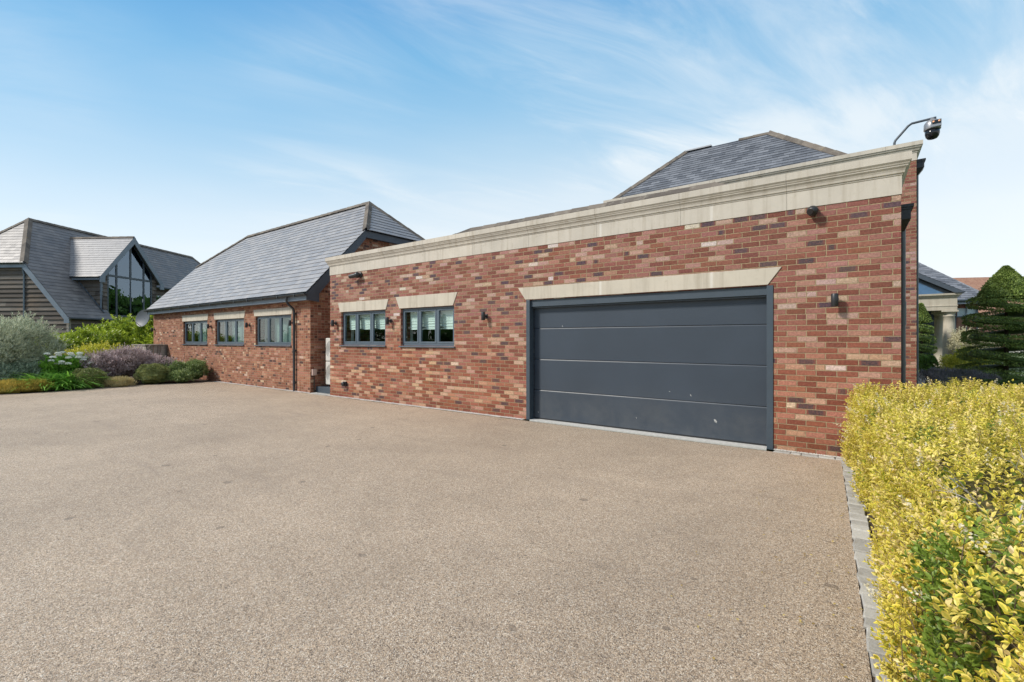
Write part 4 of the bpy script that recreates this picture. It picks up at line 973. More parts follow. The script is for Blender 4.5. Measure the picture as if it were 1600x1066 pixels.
s.prism([(EA, B0 + .02, EZb - .02), (ha, B0 + .02, HZ - .02), (ha - .12, B0 + .02, HZ - .30), (EA - .28, B0 + .02, EZb - .10), (EA - .28, B0 + .02, EZb - .30), (EA, B0 + .02, EZb - .30)], (0, .05, 0))
s.box(2 * RA - ha, ha, B0 + .03, B0 + .07, HZ - .26, HZ - .03); s.build('barge_board', M_BARGE, barn)
def gutter(mb, p, q, r=.06):
    mb.tube([p, q], r, 10)
s = MB(); gutter(s, (2 * RA - ha, B0 - .02, HZ - .03), (ha + .02, B0 - .02, HZ - .03)); s.build('gutter', M_GUTTER, barn); s = MB(); gutter(s, (EA + .06, B0, EZb - .05), (EA + .06, 24.9, EZb - .05)); s.build('gutter', M_GUTTER, barn)
s = MB(); s.tube([(-27.1, B0 + .1, HZ - .1), (-27.1, B0 + .16, HZ - .45), (-27.05, B0 + .16, HZ - .6), (-27.05, B0 + .16, 0)], .045, 10); s.build('downpipe', M_FRAME, barn)
s = MB(); s.tube([(-24.35, 24.75, 2.6), (-24.4, 24.85, 2.45), (-24.55, 24.3, 2.35), (-24.58, 24.25, 0)], .04, 8); s.build('rainwater_pipe', M_GUTTER, barn)
# dormer
FA, D0, D1, DM = -24.9, 24.45, 28.15, 26.30; DZ, DR = 5.10, 7.72
s = MB(); boards(s, lambda z: zA(z) - .05 if z < DZ + .2 else FA, lambda z: FA, D0, 3.1, DZ + .15)
s.add([(FA, D0 + .005, 3.0), (FA, D0 + .005, DZ + .15), (zA(DZ) - .3, D0 + .005, DZ + .15), (zA(3.1), D0 + .005, 3.0)], [(0, 1, 2, 3)])
gz = lambda b: DZ + .12 + (DR - DZ - .3) * (1 - abs(b - DM) / (DM - D0))
boards(s, lambda z: D0, lambda z: D0 + .33, FA, 0.0, 5.35, 'b', 1); boards(s, lambda z: D1 - .33, lambda z: D1, FA, 0.0, 5.35, 'b', 1); boards(s, lambda z: D0 + .33, lambda z: D1 - .33, FA, 0, 2.88, 'b', 1)
dm = s.build('dormer', M_BOARD, barn, recalc=False)
s = MB(); s.box(FA - .02, FA + .055, D0 - .045, D0 + .05, 3.0, DZ + .1); s.build('corner_post', M_BARGE, dm)
g0, g1 = D0 + .33, D1 - .33; zt = lambda b: DR - .32 - abs(b - DM) * (DR - DZ) / (DM - D0 + .3)
s = MB(); T = .05; X_a, X_b = FA - .03, FA + .035
bars = [g0, DM - .92, DM, DM + .92, g1]
for b_ in (bars[0], bars[1], bars[3], bars[4]): bb_ = min(max(b_, g0 + T), g1 - T); s.box(X_a, X_b, bb_ - T, bb_ + T, 2.9, zt(bb_) )
s.box(X_a, X_b, DM - T, DM + T, 5.28, zt(DM) + .1); s.box(X_a + .01, X_b - .005, DM - .03, DM + .03, 2.98, 5.16)
s.box(X_a, X_b + .002, g0, g1, 5.16, 5.28); s.box(X_a, X_b + .01, g0 - .05, g1 + .05, 2.88, 2.98)
for sg in (1, -1):
    be = g0 if sg == -1 else g1
    s.prism([(X_a, DM, zt(DM)), (X_a, be, zt(be)), (X_a, be, zt(be) + .13), (X_a, DM, zt(DM) + .13)], (X_b - X_a, 0, 0))
gf = s.build('glazed_screen', M_ANTH, dm)
for i in range(4):
    b0, b1 = bars[i] + .02, bars[i + 1] - .02
    s = MB(); s.prism([(FA, b0, 2.98), (FA, b1, 2.98), (FA, b1, 5.17), (FA, b0, 5.17)], (.008, 0, 0)); s.build('pane', M_GLASS_D, gf)
    s = MB(); s.prism([(FA, b0, 5.27), (FA, b1, 5.27), (FA, b1, zt(b1) + .02), (FA, b0, zt(b0) + .02)], (.008, 0, 0)); s.build('pane', M_GLASS_D, gf)
s = MB(); s.box(FA - 1.5, FA - .12, D0 + .1, D1 - .1, 2.7, 2.75); s.quad((FA - 1.5, D0 + .1, 2.7), (FA - 1.5, D1 - .1, 2.7), (FA - 1.5, D1 - .1, 5.0), (FA - 1.5, D0 + .1, 5.0)); s.build('room', M_DARKROOM, dm)
for b_ in (.10, .80): s = MB(); s.box(FA + .035, FA + .06, DM + b_, DM + b_ + .03, 3.85, 4.05); s.build('handle', M_PALEMET, gf)
rf = MB(); ov = .32; dh = DR - (DZ - .04); dw = DM - D0 + ov
for sg in (-1, 1):
    bu = Vector((0, -sg * dw, dh)); ln = bu.length
    slate_plane(rf, (0, DM + sg * dw, DZ - .04), (1, 0, 0), bu, .2, (lambda v, ln=ln: zA(DZ - .04 + dh * v / ln) - .1), lin([(0, -24.62)]), ln, .3)
dr_ = rf.build('dormer_roof', M_SLATE, dm, recalc=False)
rc = MB(); ridge_caps(rc, (zA(DR) - .1, DM, DR + .01), (-24.66, DM, DR + .01), .14, .03); rc.build('ridge_tiles', M_RIDGE, dr_)
for sg in (-1, 1):
    e_ = DM + sg * dw; s = MB()
    s.prism([(-24.66, DM, DR), (-24.66, DM, DR - .42), (-24.66, e_ - sg * .30, DZ - .02), (-24.66, e_ - sg * .30, DZ - .34), (-24.66, e_, DZ - .34), (-24.66, e_, DZ - .04)], (.05, 0, 0)); s.build('barge_board', M_BARGE, dm)
s = MB(); gutter(s, (zA(DZ) + .1, DM - dw - .02, DZ - .06), (-24.66, DM - dw - .02, DZ - .06), .055); s.build('gutter', M_GUTTER, dm)
s = MB(); s.box(zA(DZ) + .1, -24.7, DM - dw + .02, D0 - .005, DZ - .22, DZ - .10); s.build('soffit', M_BARGE, dm)
# lead valleys / flashing strips
s = MB()
pA, pB = Vector((zA(DZ) + .06, D0 - .12, DZ + .03)), Vector((FA + .1, D0 - .12, zA(0) * 0 + 3.18))
s.tube([(zA(z_) + .02, D0 - .06, z_ + .05) for z_ in (5.0, 4.3, 3.6, 3.0)], .035, 6); s.build('lead_flashing', M_FASCIA, dm)
# rear wing wall under the far eave with a skylight glow of glass
s = MB(); boards(s, lambda z: D1 + .1, lambda z: 39.0, zA(5.2) - .35, 0, 5.05, 'b', 1); s.add([(zA(5.2) - .35, D1, 0), (zA(5.2) - .35, 39, 0), (zA(5.2) - .35, 39, 5.1), (zA(5.2) - .35, D1, 5.1)], [(0, 1, 2, 3)]); s.build('rear_wing_wall', M_BOARD, barn, recalc=False)
s = MB(); s.box(zA(5.2) - .32, zA(5.2) - .28, 28.9, 31.5, 3.3, 4.6); s.build('rear_window', M_GLASS_D, barn)
s = MB(); gutter(s, (zA(5.2) + .05, D1 + .3, 5.13), (zA(5.2) + .05, 39, 5.13)); s.build('rear_gutter', M_GUTTER, barn)

# ================================================================== RIGHT HAND SIDE: portico, slate roofed house, far barn
po = thing('portico', (1.5, 23.5, 0), 'stone portico with two round columns and a slate roof beyond the hedge', 'portico')
def column(x, y, mb, sh, r=.235):
    mb.lathe((x, y, 0), [(r * 1.35, 0), (r * 1.35, .10), (r * 1.2, .12), (r * 1.25, .16), (r * 1.18, .21), (r * 1.02, .24), (r, .8), (r * .985, 1.4), (r * .90, 2.3), (r * .84, 2.62), (r * .92, 2.63), (r * .92, 2.665), (r * .84, 2.68), (r * .85, 2.76), (r * 1.0, 2.79), (r * 1.15, 2.84)], 28)
    mb.box(x - r * 1.25, x + r * 1.25, y - r * 1.25, y + r * 1.25, 2.841, 2.915)
for x, y in ((3.73, 22.5), (3.60, 24.2), (-.7, 22.5), (-.7, 25.1)):
    s = MB(); column(x, y, s, 1); s.build('column', M_STONE3, po)
s = MB(); PRE = [(0, 2.916), (0, 3.10), (.02, 3.105), (.02, 3.15), (0, 3.16), (0, 3.50), (.05, 3.53), (.08, 3.60), (.14, 3.62), (.15, 3.70)]
cornice(s, -.95, 3.98, 22.25, 26.0, PRE, .5); s.build('entablature', M_STONE3, po)
rf = MB(); pk = 1.51; sl_p = .62
for sg in (-1, 1):
    ex = pk + sg * 2.72; bu = Vector((-sg * 2.72, 0, 2.72 * sl_p)); slate_plane(rf, (ex, 0, 3.72), (0, 1, 0), bu, .2, lin([(0, 22.05)]), lin([(0, 27.5)]), bu.length, .3)
rf.build('roof', M_SLATE_D, po, recalc=False)
for sg in (-1, 1):
    ex = pk + sg * 2.72; s = MB(); s.prism([(ex, 22.04, 3.71), (pk, 22.04, 3.71 + 2.72 * sl_p), (pk, 22.04, 3.48 + 2.72 * sl_p), (ex - sg * .35, 22.04, 3.71)], (0, .06, 0)); s.build('barge_board', M_FASCIA, po)
s = MB(); s.prism([(pk - 2.2, 22.35, 3.71), (pk + 2.2, 22.35, 3.71), (pk, 22.35, 5.08)], (0, .02, 0)); s.build('pediment_glass', plain('blue_glass', (.06, .14, .26), .15), po)
s = MB(); s.prism([(pk - 2.35, 22.30, 3.71), (pk - 2.1, 22.30, 3.71), (pk, 22.30, 5.02), (pk, 22.30, 5.16)], (0, .04, 0)); s.prism([(pk + 2.1, 22.30, 3.71), (pk + 2.35, 22.30, 3.71), (pk, 22.30, 5.16), (pk, 22.30, 5.02)], (0, .04, 0)); s.build('pediment_frame', M_FASCIA, po)

ho = thing('slate_roofed_house', (1, 30, 0), 'brick and glass house wing with hipped blue slate roof behind the portico', 'house')
rf = MB(); ex, ey, ez = 5.85, 26.0, 3.62; bu = Vector((0, 6.0, 4.25)); L_ = bu.length
slate_plane(rf, (0, ey, ez), (1, 0, 0), bu, .2, lin([(0, -10)]), lin([(0, ex), (L_, ex - 4.3)]), L_, .3)
bu2 = Vector((-4.3, 0, 4.25)); slate_plane(rf, (ex, ey + 6, ez), (0, 1, 0), bu2, .2, lin([(0, -6), (bu2.length, 0)]), lin([(0, 6), (bu2.length, 0)]), bu2.length, .3)
r_ = rf.build('roof', M_SLATE_D, ho, recalc=False)
s = MB(); ridge_caps(s, (ex, ey, ez), (ex - 4.3, ey + 6, ez + 4.25), .08, .02); s.build('hip_tiles', M_SLATE_D, r_)
s = MB(); s.tube([(-10, ey - .05, ez - .03), (ex + .05, ey - .05, ez - .03)], .06, 8); s.build('gutter', M_FASCIA, ho)
s = MB(); s.box(-10, ex, ey + .02, ey + .05, ez - .22, ez - .04); s.build('fascia', M_BARGE, ho)
s = MB(); wall_grid(s, -9.8, 5.35, 0, 3.55, 26.5, 26.8, [(4.55, 5.30, .9, 3.2)]); s.build('wall', M_BRICK3, ho)
s = MB(); s.box(4.02, 4.42, 26.36, 26.48, 0, 3.5); s.build('timber_post', M_BIN, ho)
s = MB(); boards(s, lambda z: 3.0, lambda z: 4.0, 26.46, 0.0, 3.5); s.build('dark_boards', M_FASCIA, ho, recalc=False)
s = MB()
for x in (4.45, 4.87, 5.27): s.box(x, x + .05, 26.42, 26.49, .9, 3.3)
s.box(4.42, 5.35, 26.42, 26.49, 2.72, 2.78); wf = s.build('window', M_FRAME, ho)
s = MB(); s.box(4.5, 5.3, 26.55, 26.56, .9, 2.75); s.build('pane', plain('brick_seen_in_glass', (.30, .12, .07), .3), wf)
s = MB(); s.box(4.5, 5.3, 26.55, 26.56, 2.76, 3.2); s.build('pane', plain('sky_lit_glass', (.55, .66, .72), .2), wf)
s = MB(); s.box(3.0, 8.5, 25.4, 25.6, .9, 1.0); s.build('terrace_rail', M_PALEMET, ho)

def tile_mat():
    m_, k, b, o = new_mat('clay_tile'); p = objc(k); x, y, z = k.sep(p)
    r = k.m('FRACT', k.m('MULTIPLY', z, 7.0)); col = k.mix(k.rng(k.noise(p, 3.5, 6, .75), .35, .65), (.27, .135, .095), (.38, .22, .15))
    col = k.mix(k.rng(r, .0, .25, .35, 0), col, (.12, .05, .035)); k.put(b.inputs['Base Color'], col); b.inputs['Roughness'].default_value = .9; return m_
fb = thing('clay_roofed_barn', (16, 78, 0), 'distant long barn with red brown clay tiled roof seen past the clipped yew', 'barn')
s = MB(); s.quad((2, 66, 4.6), (32, 87, 4.6), (29.4, 91, 10.3), (0, 70.2, 9.6)); s.quad((0, 70.2, 9.6), (29.4, 91, 10.3), (27, 95, 4.6), (-3, 74, 4.6)); s.build('roof', tile_mat(), fb)
s = MB(); s.hexa([(2.3, 66.6, 0), (31.5, 87.2, 0), (27.2, 94, 0), (-2.4, 73.6, 0)], [(2.3, 66.6, 4.7), (31.5, 87.2, 4.7), (27.2, 94, 4.7), (-2.4, 73.6, 4.7)]); s.build('wall', M_BRICK3, fb)

# ================================================================== PLANTS, RIGHT
M_YEW = lm('yew_leaf', (0.054, 0.102, 0.022), (0.288, 0.384, 0.090), rough=.55, trans=.15)
def spiral_topiary(name, cx, cy, H, Rb, label, n=15000, turns=4.7, phase=0.0):
    root = thing(name, (cx, cy, 0), label, 'topiary tree', None)
    P = []; Nn = []
    zc0, zc1 = .15, H * .715; pitch = (zc1 - zc0) / turns
    m = int(n * .78); t_ = RNG.random(m) ** .9; th = t_ * turns * 2 * np.pi; phi = RNG.uniform(0, 2 * np.pi, m)
    zc = zc0 + t_ * (zc1 - zc0); Rr = Rb * (1 - .26 * t_ ** 3)
    rin = .10; half = (Rr - rin) / 2; mid = rin + half; vh_ = pitch * .30
    rr = 1 + RNG.normal(0, .05, m) - .12 * RNG.random(m) ** 2
    rad = mid + half * np.sign(np.cos(phi)) * np.abs(np.cos(phi)) ** .5 * rr; zz = zc + vh_ * np.sign(np.sin(phi)) * np.abs(np.sin(phi)) ** .55 * rr - .03 * (rad / Rr) ** 2
    a = -th + phase
    lump = 1 + .05 * np.sin(a * 5 + zc * 9) + .03 * np.sin(a * 11)
    p = np.stack([cx + rad * lump * np.cos(a), cy + rad * lump * np.sin(a), zz], 1)
    nn = np.stack([np.cos(phi) * np.cos(a), np.cos(phi) * np.sin(a), np.sin(phi)], 1)
    keep = (rad > Rr * .5); P.append(p[keep]); Nn.append(nn[keep])
    m2 = n - m; u = RNG.random(m2); a2 = RNG.uniform(0, 2 * np.pi, m2); r2 = Rb * .60 * (1 - u) ** .92 * (1 + RNG.normal(0, .06, m2)) + .03; z2 = H * .735 + u * H * .265
    lump = 1 + .08 * np.sin(a2 * 4 + z2 * 6)
    P.append(np.stack([cx + r2 * lump * np.cos(a2), cy + r2 * lump * np.sin(a2), z2], 1)); Nn.append(np.stack([np.cos(a2) * .85, np.sin(a2) * .85, np.full(m2, .5)], 1))
    m3 = m2 // 4; a3 = RNG.uniform(0, 2 * np.pi, m3); r3 = Rb * .62 * np.sqrt(RNG.random(m3)); P.append(np.stack([cx + r3 * np.cos(a3), cy + r3 * np.sin(a3), np.full(m3, H * .735)], 1)); Nn.append(np.tile([0, 0, -1.], (m3, 1)))
    P = np.concatenate(P); Nn = np.concatenate(Nn); k = len(P)
    D = unit(Nn * .8 + rand_unit(k) * .8 + np.array([0, 0, .25])); cl_ = np.sin(P[:, 0] * 8) * np.sin(P[:, 1] * 8 + P[:, 2] * 6)
    leaf_mesh('foliage', P, D, unit(Nn + rand_unit(k) * .6), .056 * RNG.uniform(.6, 1.3, k), .034, M_YEW, root, 'quad', np.clip(RNG.random(k) * .7 + .2 + .22 * cl_, 0, 1))
    # solid inner ramp and cone
    V = []; F = []; ns = 150
    for i in range(ns):
        t1_ = i / (ns - 1); a = -t1_ * turns * 2 * math.pi + phase; zc = zc0 + t1_ * (zc1 - zc0); Rr = Rb * (1 - .26 * t1_ ** 3) * .86
        for rad, dz in ((.03, .09), (Rr * .85, .06), (Rr * .95, -.03), (Rr * .85, -.10), (.03, -.10)): V.append((cx + rad * math.cos(a), cy + rad * math.sin(a), max(.01, zc + dz * pitch / .54)))
    for i in range(ns - 1):
        for j in range(5): F.append((i * 5 + j, i * 5 + (j + 1) % 5, (i + 1) * 5 + (j + 1) % 5, (i + 1) * 5 + j))
    b = len(V); nc = 16
    for (r_, z_) in ((.02, H * .745), (Rb * .56, H * .75), (Rb * .36, H * .86), (Rb * .12, H * .95), (.01, H * .985)):
        for j in range(nc): V.append((cx + r_ * math.cos(j / nc * 6.283), cy + r_ * math.sin(j / nc * 6.283), z_))
    for i in range(4):
        for j in range(nc): F.append((b + i * nc + j, b + i * nc + (j + 1) % nc, b + (i + 1) * nc + (j + 1) % nc, b + (i + 1) * nc + j))
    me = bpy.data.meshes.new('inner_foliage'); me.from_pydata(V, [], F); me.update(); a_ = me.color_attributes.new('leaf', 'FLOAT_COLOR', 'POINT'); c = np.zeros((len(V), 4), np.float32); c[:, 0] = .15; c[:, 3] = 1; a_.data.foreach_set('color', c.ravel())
    link('inner_foliage', me, M_YEW, root)
    s = MB(); s.tube([(cx, cy, 0), (cx + .02, cy, H * .4), (cx, cy, H * .75)], [.07, .05, .03], 8); s.build('trunk', M_BARK, root)
    return root
spiral_topiary('spiral_topiary', 4.05, 14.25, 3.90, 1.12, 'large dark green yew clipped into a tall spiral with pointed top', 64000, phase=.9)
spiral_topiary('spiral_topiary', 2.62, 21.2, 3.2, .52, 'smaller clipped spiral yew half hidden behind the portico columns', 16000, phase=.3)

M_YELS = lm('yellow_shrub_leaf', (0.286, 0.338, 0.026), (0.715, 0.676, 0.104)); M_CREAM = lm('cream_flower', (.38, .36, .20), (.70, .66, .48))
M_LAV = lm('lavender_leaf', (.10, .11, .09), (.26, .25, .28)); M_BOX = lm('box_leaf', (.035, .075, .015), (.11, .17, .04)); M_WFL = lm('white_flower', (.68, .72, .60), (.88, .90, .84), trans=.2)
M_GREEN = lm('mid_green_leaf', (.04, .10, .015), (.14, .26, .04))
bush('golden_shrub', [(3.85, 18.9, .55, .45, .5, .60), (4.2, 19.2, .45, .5, .5, .55), (3.45, 19.3, .4, .4, .4, .45)], 5000, .07, .035, M_YELS, 'yellow green leafy shrub right beside the portico columns', 'shrub', sprigs=(200, .24, 7))
bush('cream_flowered_shrub', [(4.2, 21.7, 1.3, .55, .5, .62), (4.7, 21.9, 1.05, .5, .5, .6)], 5000, .07, .03, M_CREAM, 'feathery cream flowered shrub between the columns and the large spiral yew', 'shrub', sprigs=(220, .3, 8))
bush('lavender_clump', [(2.2, 11.9, .28, .5, .4, .30), (2.75, 12.1, .26, .5, .4, .30), (3.2, 12.3, .2, .4, .4, .24)], 6000, .11, .012, M_LAV, 'grey mauve lavender mound at the foot of the portico columns', 'shrub', up=.9, spread=.4)
bush('white_flowered_perennial', [(2.62, 19.3, .4, .35, .35, .40)], 2200, .07, .04, M_GREEN, 'small green plant with white flowers left of the columns', 'plant')
def flower_dots(root, pts, r, n, mat, name='flower_heads', flat=.45):
    P = []; Nn = []
    for c in pts:
        d = rand_unit(n); d[:, 2] = np.abs(d[:, 2]); P.append(np.array(c) + d * np.array([r, r, r * flat])); Nn.append(d)
    P = np.concatenate(P); Nn = np.concatenate(Nn); k = len(P)
    return leaf_mesh(name, P, unit(np.cross(Nn, rand_unit(k))), Nn, r * .42, r * .36, mat, root, 'quad')
s = MB(); s_root = thing('low_box_hedge', (4.2, 11.8, 0), 'low clipped green box hedge at the foot of the large spiral yew', 'hedge')
P = np.stack([RNG.uniform(2.9, 6.5, 9000), np.zeros(9000), np.zeros(9000)], 1); th = RNG.uniform(0, np.pi, 9000)
P[:, 1] = 11.3 + (P[:, 0] - 3) * .18 + .28 * np.cos(th); P[:, 2] = .12 + .26 * np.sin(th) ** .5; Nn = np.stack([np.zeros(9000), np.cos(th), np.sin(th)], 1)
leaf_mesh('foliage', P, unit(Nn + rand_unit(9000)), unit(Nn + rand_unit(9000) * .5), .04, .022, M_BOX, s_root)

# ================================================================== GOLDEN HEDGE
hd = thing('golden_hedge', (1.2, -3.8, 0), 'bushy golden yellow privet hedge with pale blossom along the right of the driveway', 'hedge')
HT = .90
def edge_x(y): return .075 + (-y - .3) * .035 + .05 * math.sin(y * 1.7) + .03 * math.sin(y * 4.3 + 1)
ex_v = np.vectorize(edge_x)
def hedge_surface(n):
    """top, left flank and wall end of the hedge, with rounded shoulders"""
    P = np.zeros((n, 3)); Nn = np.zeros((n, 3))
    y = -.22 - 8.0 * RNG.random(n) ** 1.15; kind = RNG.random(n)
    ext = RNG.random(n) < .12; 
    s_ = np.where(kind < .40, RNG.uniform(0, .95, n), RNG.uniform(.95, 3.3, n))      # arc length: flank up, then over the top
    x0 = ex_v(y); top = HT + .035 * np.sin(y * 2.1 + s_ * 2) + .03 * np.sin(y * 5.3 + s_ * 5) + .02 * np.sin(s_ * 9)
    r = .22; fl = top - r
    isf = s_ < fl; isc = (~isf) & (s_ < fl + r * np.pi / 2); ist = ~(isf | isc)
    ang = np.clip((s_ - fl) / r, 0, np.pi / 2)
    P[:, 0] = np.where(isf, x0 + .03 * np.sin(s_ * 7 + y * 4), np.where(isc, x0 + r - r * np.cos(ang), x0 + r + (s_ - fl - r * np.pi / 2)))
    P[:, 2] = np.where(isf, np.maximum(.05, s_), np.where(isc, fl + r * np.sin(ang), top)); P[:, 1] = y
    Nn[:, 0] = np.where(isf, -1, np.where(isc, -np.cos(ang), 0)); Nn[:, 2] = np.where(isf, .1, np.where(isc, np.sin(ang), 1)); 
    # part beyond the corner of the garage
    P[ext, 0] = RNG.uniform(.75, 3.4, ext.sum()); P[ext, 1] = RNG.uniform(-.3, .95, ext.sum()); P[ext, 2] = HT + .03 * np.sin(P[ext, 0] * 6); Nn[ext] = (0, 0, 1)
    # end facing the wall
    en = (~ext) & (RNG.random(n) < .05); P[en, 1] = -.2; P[en, 0] = RNG.uniform(.15, .8, en.sum()); P[en, 2] = RNG.uniform(.05, HT, en.sum()); Nn[en] = (0, 1, .1)
    return P, unit(Nn)
NS = 15500
S, SN = hedge_surface(NS)
lump = (.055 * np.sin(S[:, 0] * 9 + S[:, 1] * 7) * np.sin(S[:, 1] * 11 + S[:, 2] * 8) + .03 * np.sin(S[:, 1] * 23 + S[:, 0] * 17))
dep_ = np.where(RNG.random(NS) < .55, 0.0, RNG.uniform(-.14, -.02, NS))
S = S + SN * (lump + dep_)[:, None]
axis = unit(SN * .55 + np.array([0, 0, .65]) + rand_unit(NS) * .55)
near = np.linalg.norm(S - np.array([0, -7.34, 1.53]), axis=1)
NP_ = 5; Ls = RNG.uniform(.07, .13, NS); LP, LD, LN, LL, LR, LG_ = [], [], [], [], [], []
greenpatch = ((np.sin(S[:, 0] * 4.6 + .4) * np.sin(S[:, 1] * 3.4 + 1.1) + .5 * np.sin(S[:, 0] * 7 + S[:, 1] * 6)) > (.93 + .45 * RNG.random(NS)))
sr = RNG.random(NS)
long_ = RNG.random(NS) < .05; Ls[long_] *= 1.5
perp = unit(np.cross(axis, rand_unit(NS))); perp2 = np.cross(axis, perp)
for q in range(NP_):
    for sd in (1, -1):
        t_ = (q + .5) / NP_; pd = (perp if q % 2 == 0 else perp2) * sd
        base_ = S + axis * (Ls * (t_ - .35))[:, None]
        d_ = unit(pd * (1.05 - .55 * t_) + axis * (.35 + .6 * t_) + rand_unit(NS) * .25)
        LP.append(base_); LD.append(d_); LN.append(unit(axis * 1.0 - pd * .5 + rand_unit(NS) * .35)); LL.append(RNG.uniform(.020, .034, NS) * (1.05 - .35 * t_ + .1)); LR.append(np.clip(sr * .55 + RNG.random(NS) * .45, 0, 1)); LG_.append(greenpatch.astype(float))
LP, LD, LN, LL, LR, LG_ = map(np.concatenate, (LP, LD, LN, LL, LR, LG_))
ok = (LP[:, 2] > .01) & ~((LP[:, 1] > -.03) & (LP[:, 0] < .56))
dcam = np.linalg.norm(LP - np.array([0, -7.34, 1.53]), axis=1); ok &= dcam > .50
LP, LD, LN, LL, LR, LG_ = (a[ok] for a in (LP, LD, LN, LL, LR, LG_)); dcam = dcam[ok]
nr = dcam < 3.2
leaf_mesh('foliage', LP[nr], LD[nr], LN[nr], LL[nr], LL[nr] * .52, M_HEDGE, hd, 'leaf', LR[nr], LG_[nr])
leaf_mesh('far_foliage', LP[~nr], LD[~nr], LN[~nr], LL[~nr] * 1.1, LL[~nr] * .60, M_HEDGE, hd, 'fold', LR[~nr], LG_[~nr])
# shoots
s = MB(); idx = RNG.choice(NS, 2600, replace=False, p=(1 / near) / (1 / near).sum())
for i in idx:
    if near[i] < .6: continue
    p = Vector(S[i]); a = Vector(axis[i]); s.tube([p - a * .12, p - a * Ls[i] * .1, p + a * Ls[i] * .6], [.0022, .0017, .0008], 4, caps=False)
s.build('twigs', M_TWIG, hd)
# interior mass: crowded older leaves, and a dark solid core added to stop light passing through
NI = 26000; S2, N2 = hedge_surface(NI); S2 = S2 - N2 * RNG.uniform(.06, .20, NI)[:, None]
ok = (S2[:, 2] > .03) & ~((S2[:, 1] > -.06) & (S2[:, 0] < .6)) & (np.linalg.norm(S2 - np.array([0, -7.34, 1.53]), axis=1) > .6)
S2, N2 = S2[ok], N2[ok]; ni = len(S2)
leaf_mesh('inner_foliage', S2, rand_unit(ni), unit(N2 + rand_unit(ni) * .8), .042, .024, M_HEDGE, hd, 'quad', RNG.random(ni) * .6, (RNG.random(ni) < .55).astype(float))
V = []; F = []; ys = np.linspace(-8.1, -.34, 70)
for y in ys:
    x0 = edge_x(y) + .16
    sec = [(x0, .0), (x0, HT * .5), (x0 + .05, HT - .24), (x0 + .17, HT - .15), (x0 + .8, HT - .14), (x0 + 1.6, HT - .15), (3.1, HT - .15), (3.1, 0)]
    for x, z in sec: V.append((x + random.uniform(-.03, .03), y, max(0, z + random.uniform(-.03, .03))))
for i in range(len(ys) - 1):
    for j in range(7): F.append((i * 8 + j, i * 8 + j + 1, (i + 1) * 8 + j + 1, (i + 1) * 8 + j))
F.append(tuple((len(ys) - 1) * 8 + j for j in range(8)))
b = len(V)
for (x, y) in ((.78, -.33), (3.1, -.33), (3.1, .85), (.78, .85)): V += [(x, y, 0), (x, y, HT - .15)]
F += [(b, b + 2, b + 3, b + 1), (b + 2, b + 4, b + 5, b + 3), (b + 4, b + 6, b + 7, b + 5), (b + 6, b, b + 1, b + 7), (b + 1, b + 3, b + 5, b + 7)]
me = bpy.data.meshes.new('light_block_core'); me.from_pydata(V, [], F); me.update(); link('light_block_core', me, plain('dark_core_brown', (.16, .14, .05), .9, var=.4, scale=30, bump=.02), hd)
# blossom panicles
fi = RNG.choice(NS, 260, replace=False); P = []; Nn = []
for i in fi:
    if near[i] < .9 or SN[i][2] < -.1: continue
    c = S[i] + axis[i] * .06; k = 34; t_ = RNG.random(k); d = rand_unit(k); P.append(c + axis[i] * (t_ * .075)[:, None] + d * (.022 * (1.1 - t_))[:, None]); Nn.append(d)
P = np.concatenate(P); Nn = np.concatenate(Nn); ok = ~((P[:, 1] > -.04) & (P[:, 0] < .56)); P, Nn = P[ok], Nn[ok]
leaf_mesh('blossom', P, unit(np.cross(Nn, rand_unit(len(P)))), Nn, .011, .009, lm('cream_blossom', (.58, .52, .34), (.78, .72, .54), trans=.2), hd, 'quad')
n = 130; P = np.stack([RNG.uniform(-1.3, .08, n) * RNG.random(n) , -.3 - 6.2 * RNG.random(n), np.full(n, .012)], 1); az = RNG.uniform(0, 6.283, n)
leaf_mesh('fallen_leaves', P, np.stack([np.cos(az), np.sin(az), np.full(n, .05)], 1), np.tile([0, 0, 1.], (n, 1)) + rand_unit(n) * .2, .024, .012, lm('fallen_leaf', (.30, .20, .06), (.62, .50, .16)), hd, 'fold')
# bare grey twigs poking out
s = MB()
def twig(p, d, L, r, depth):
    pts = [p]; q = p.copy(); dd = d.copy()
    for i in range(5): dd = (dd + Vector([random.uniform(-.25, .25) for _ in range(3)])).normalized(); q = q + dd * L / 5; pts.append(q.copy())
    s.tube(pts, [r * (1 - .13 * i) for i in range(6)], 5, caps=False)
    if depth:
        for i in (2, 3, 4): twig(pts[i], (dd + Vector([random.uniform(-.9, .9) for _ in range(3)])).normalized(), L * .5, r * .55, depth - 1)
for bx, by in ((.42, -4.95), (.50, -4.90), (.46, -5.05), (.60, -5.5)): twig(Vector((bx, by, .86)), Vector((random.uniform(-.5, .2), random.uniform(-.4, .4), .75)).normalized(), .24, .0036, 2); s.build('dead_twig', M_TWIGG, hd); s = MB()

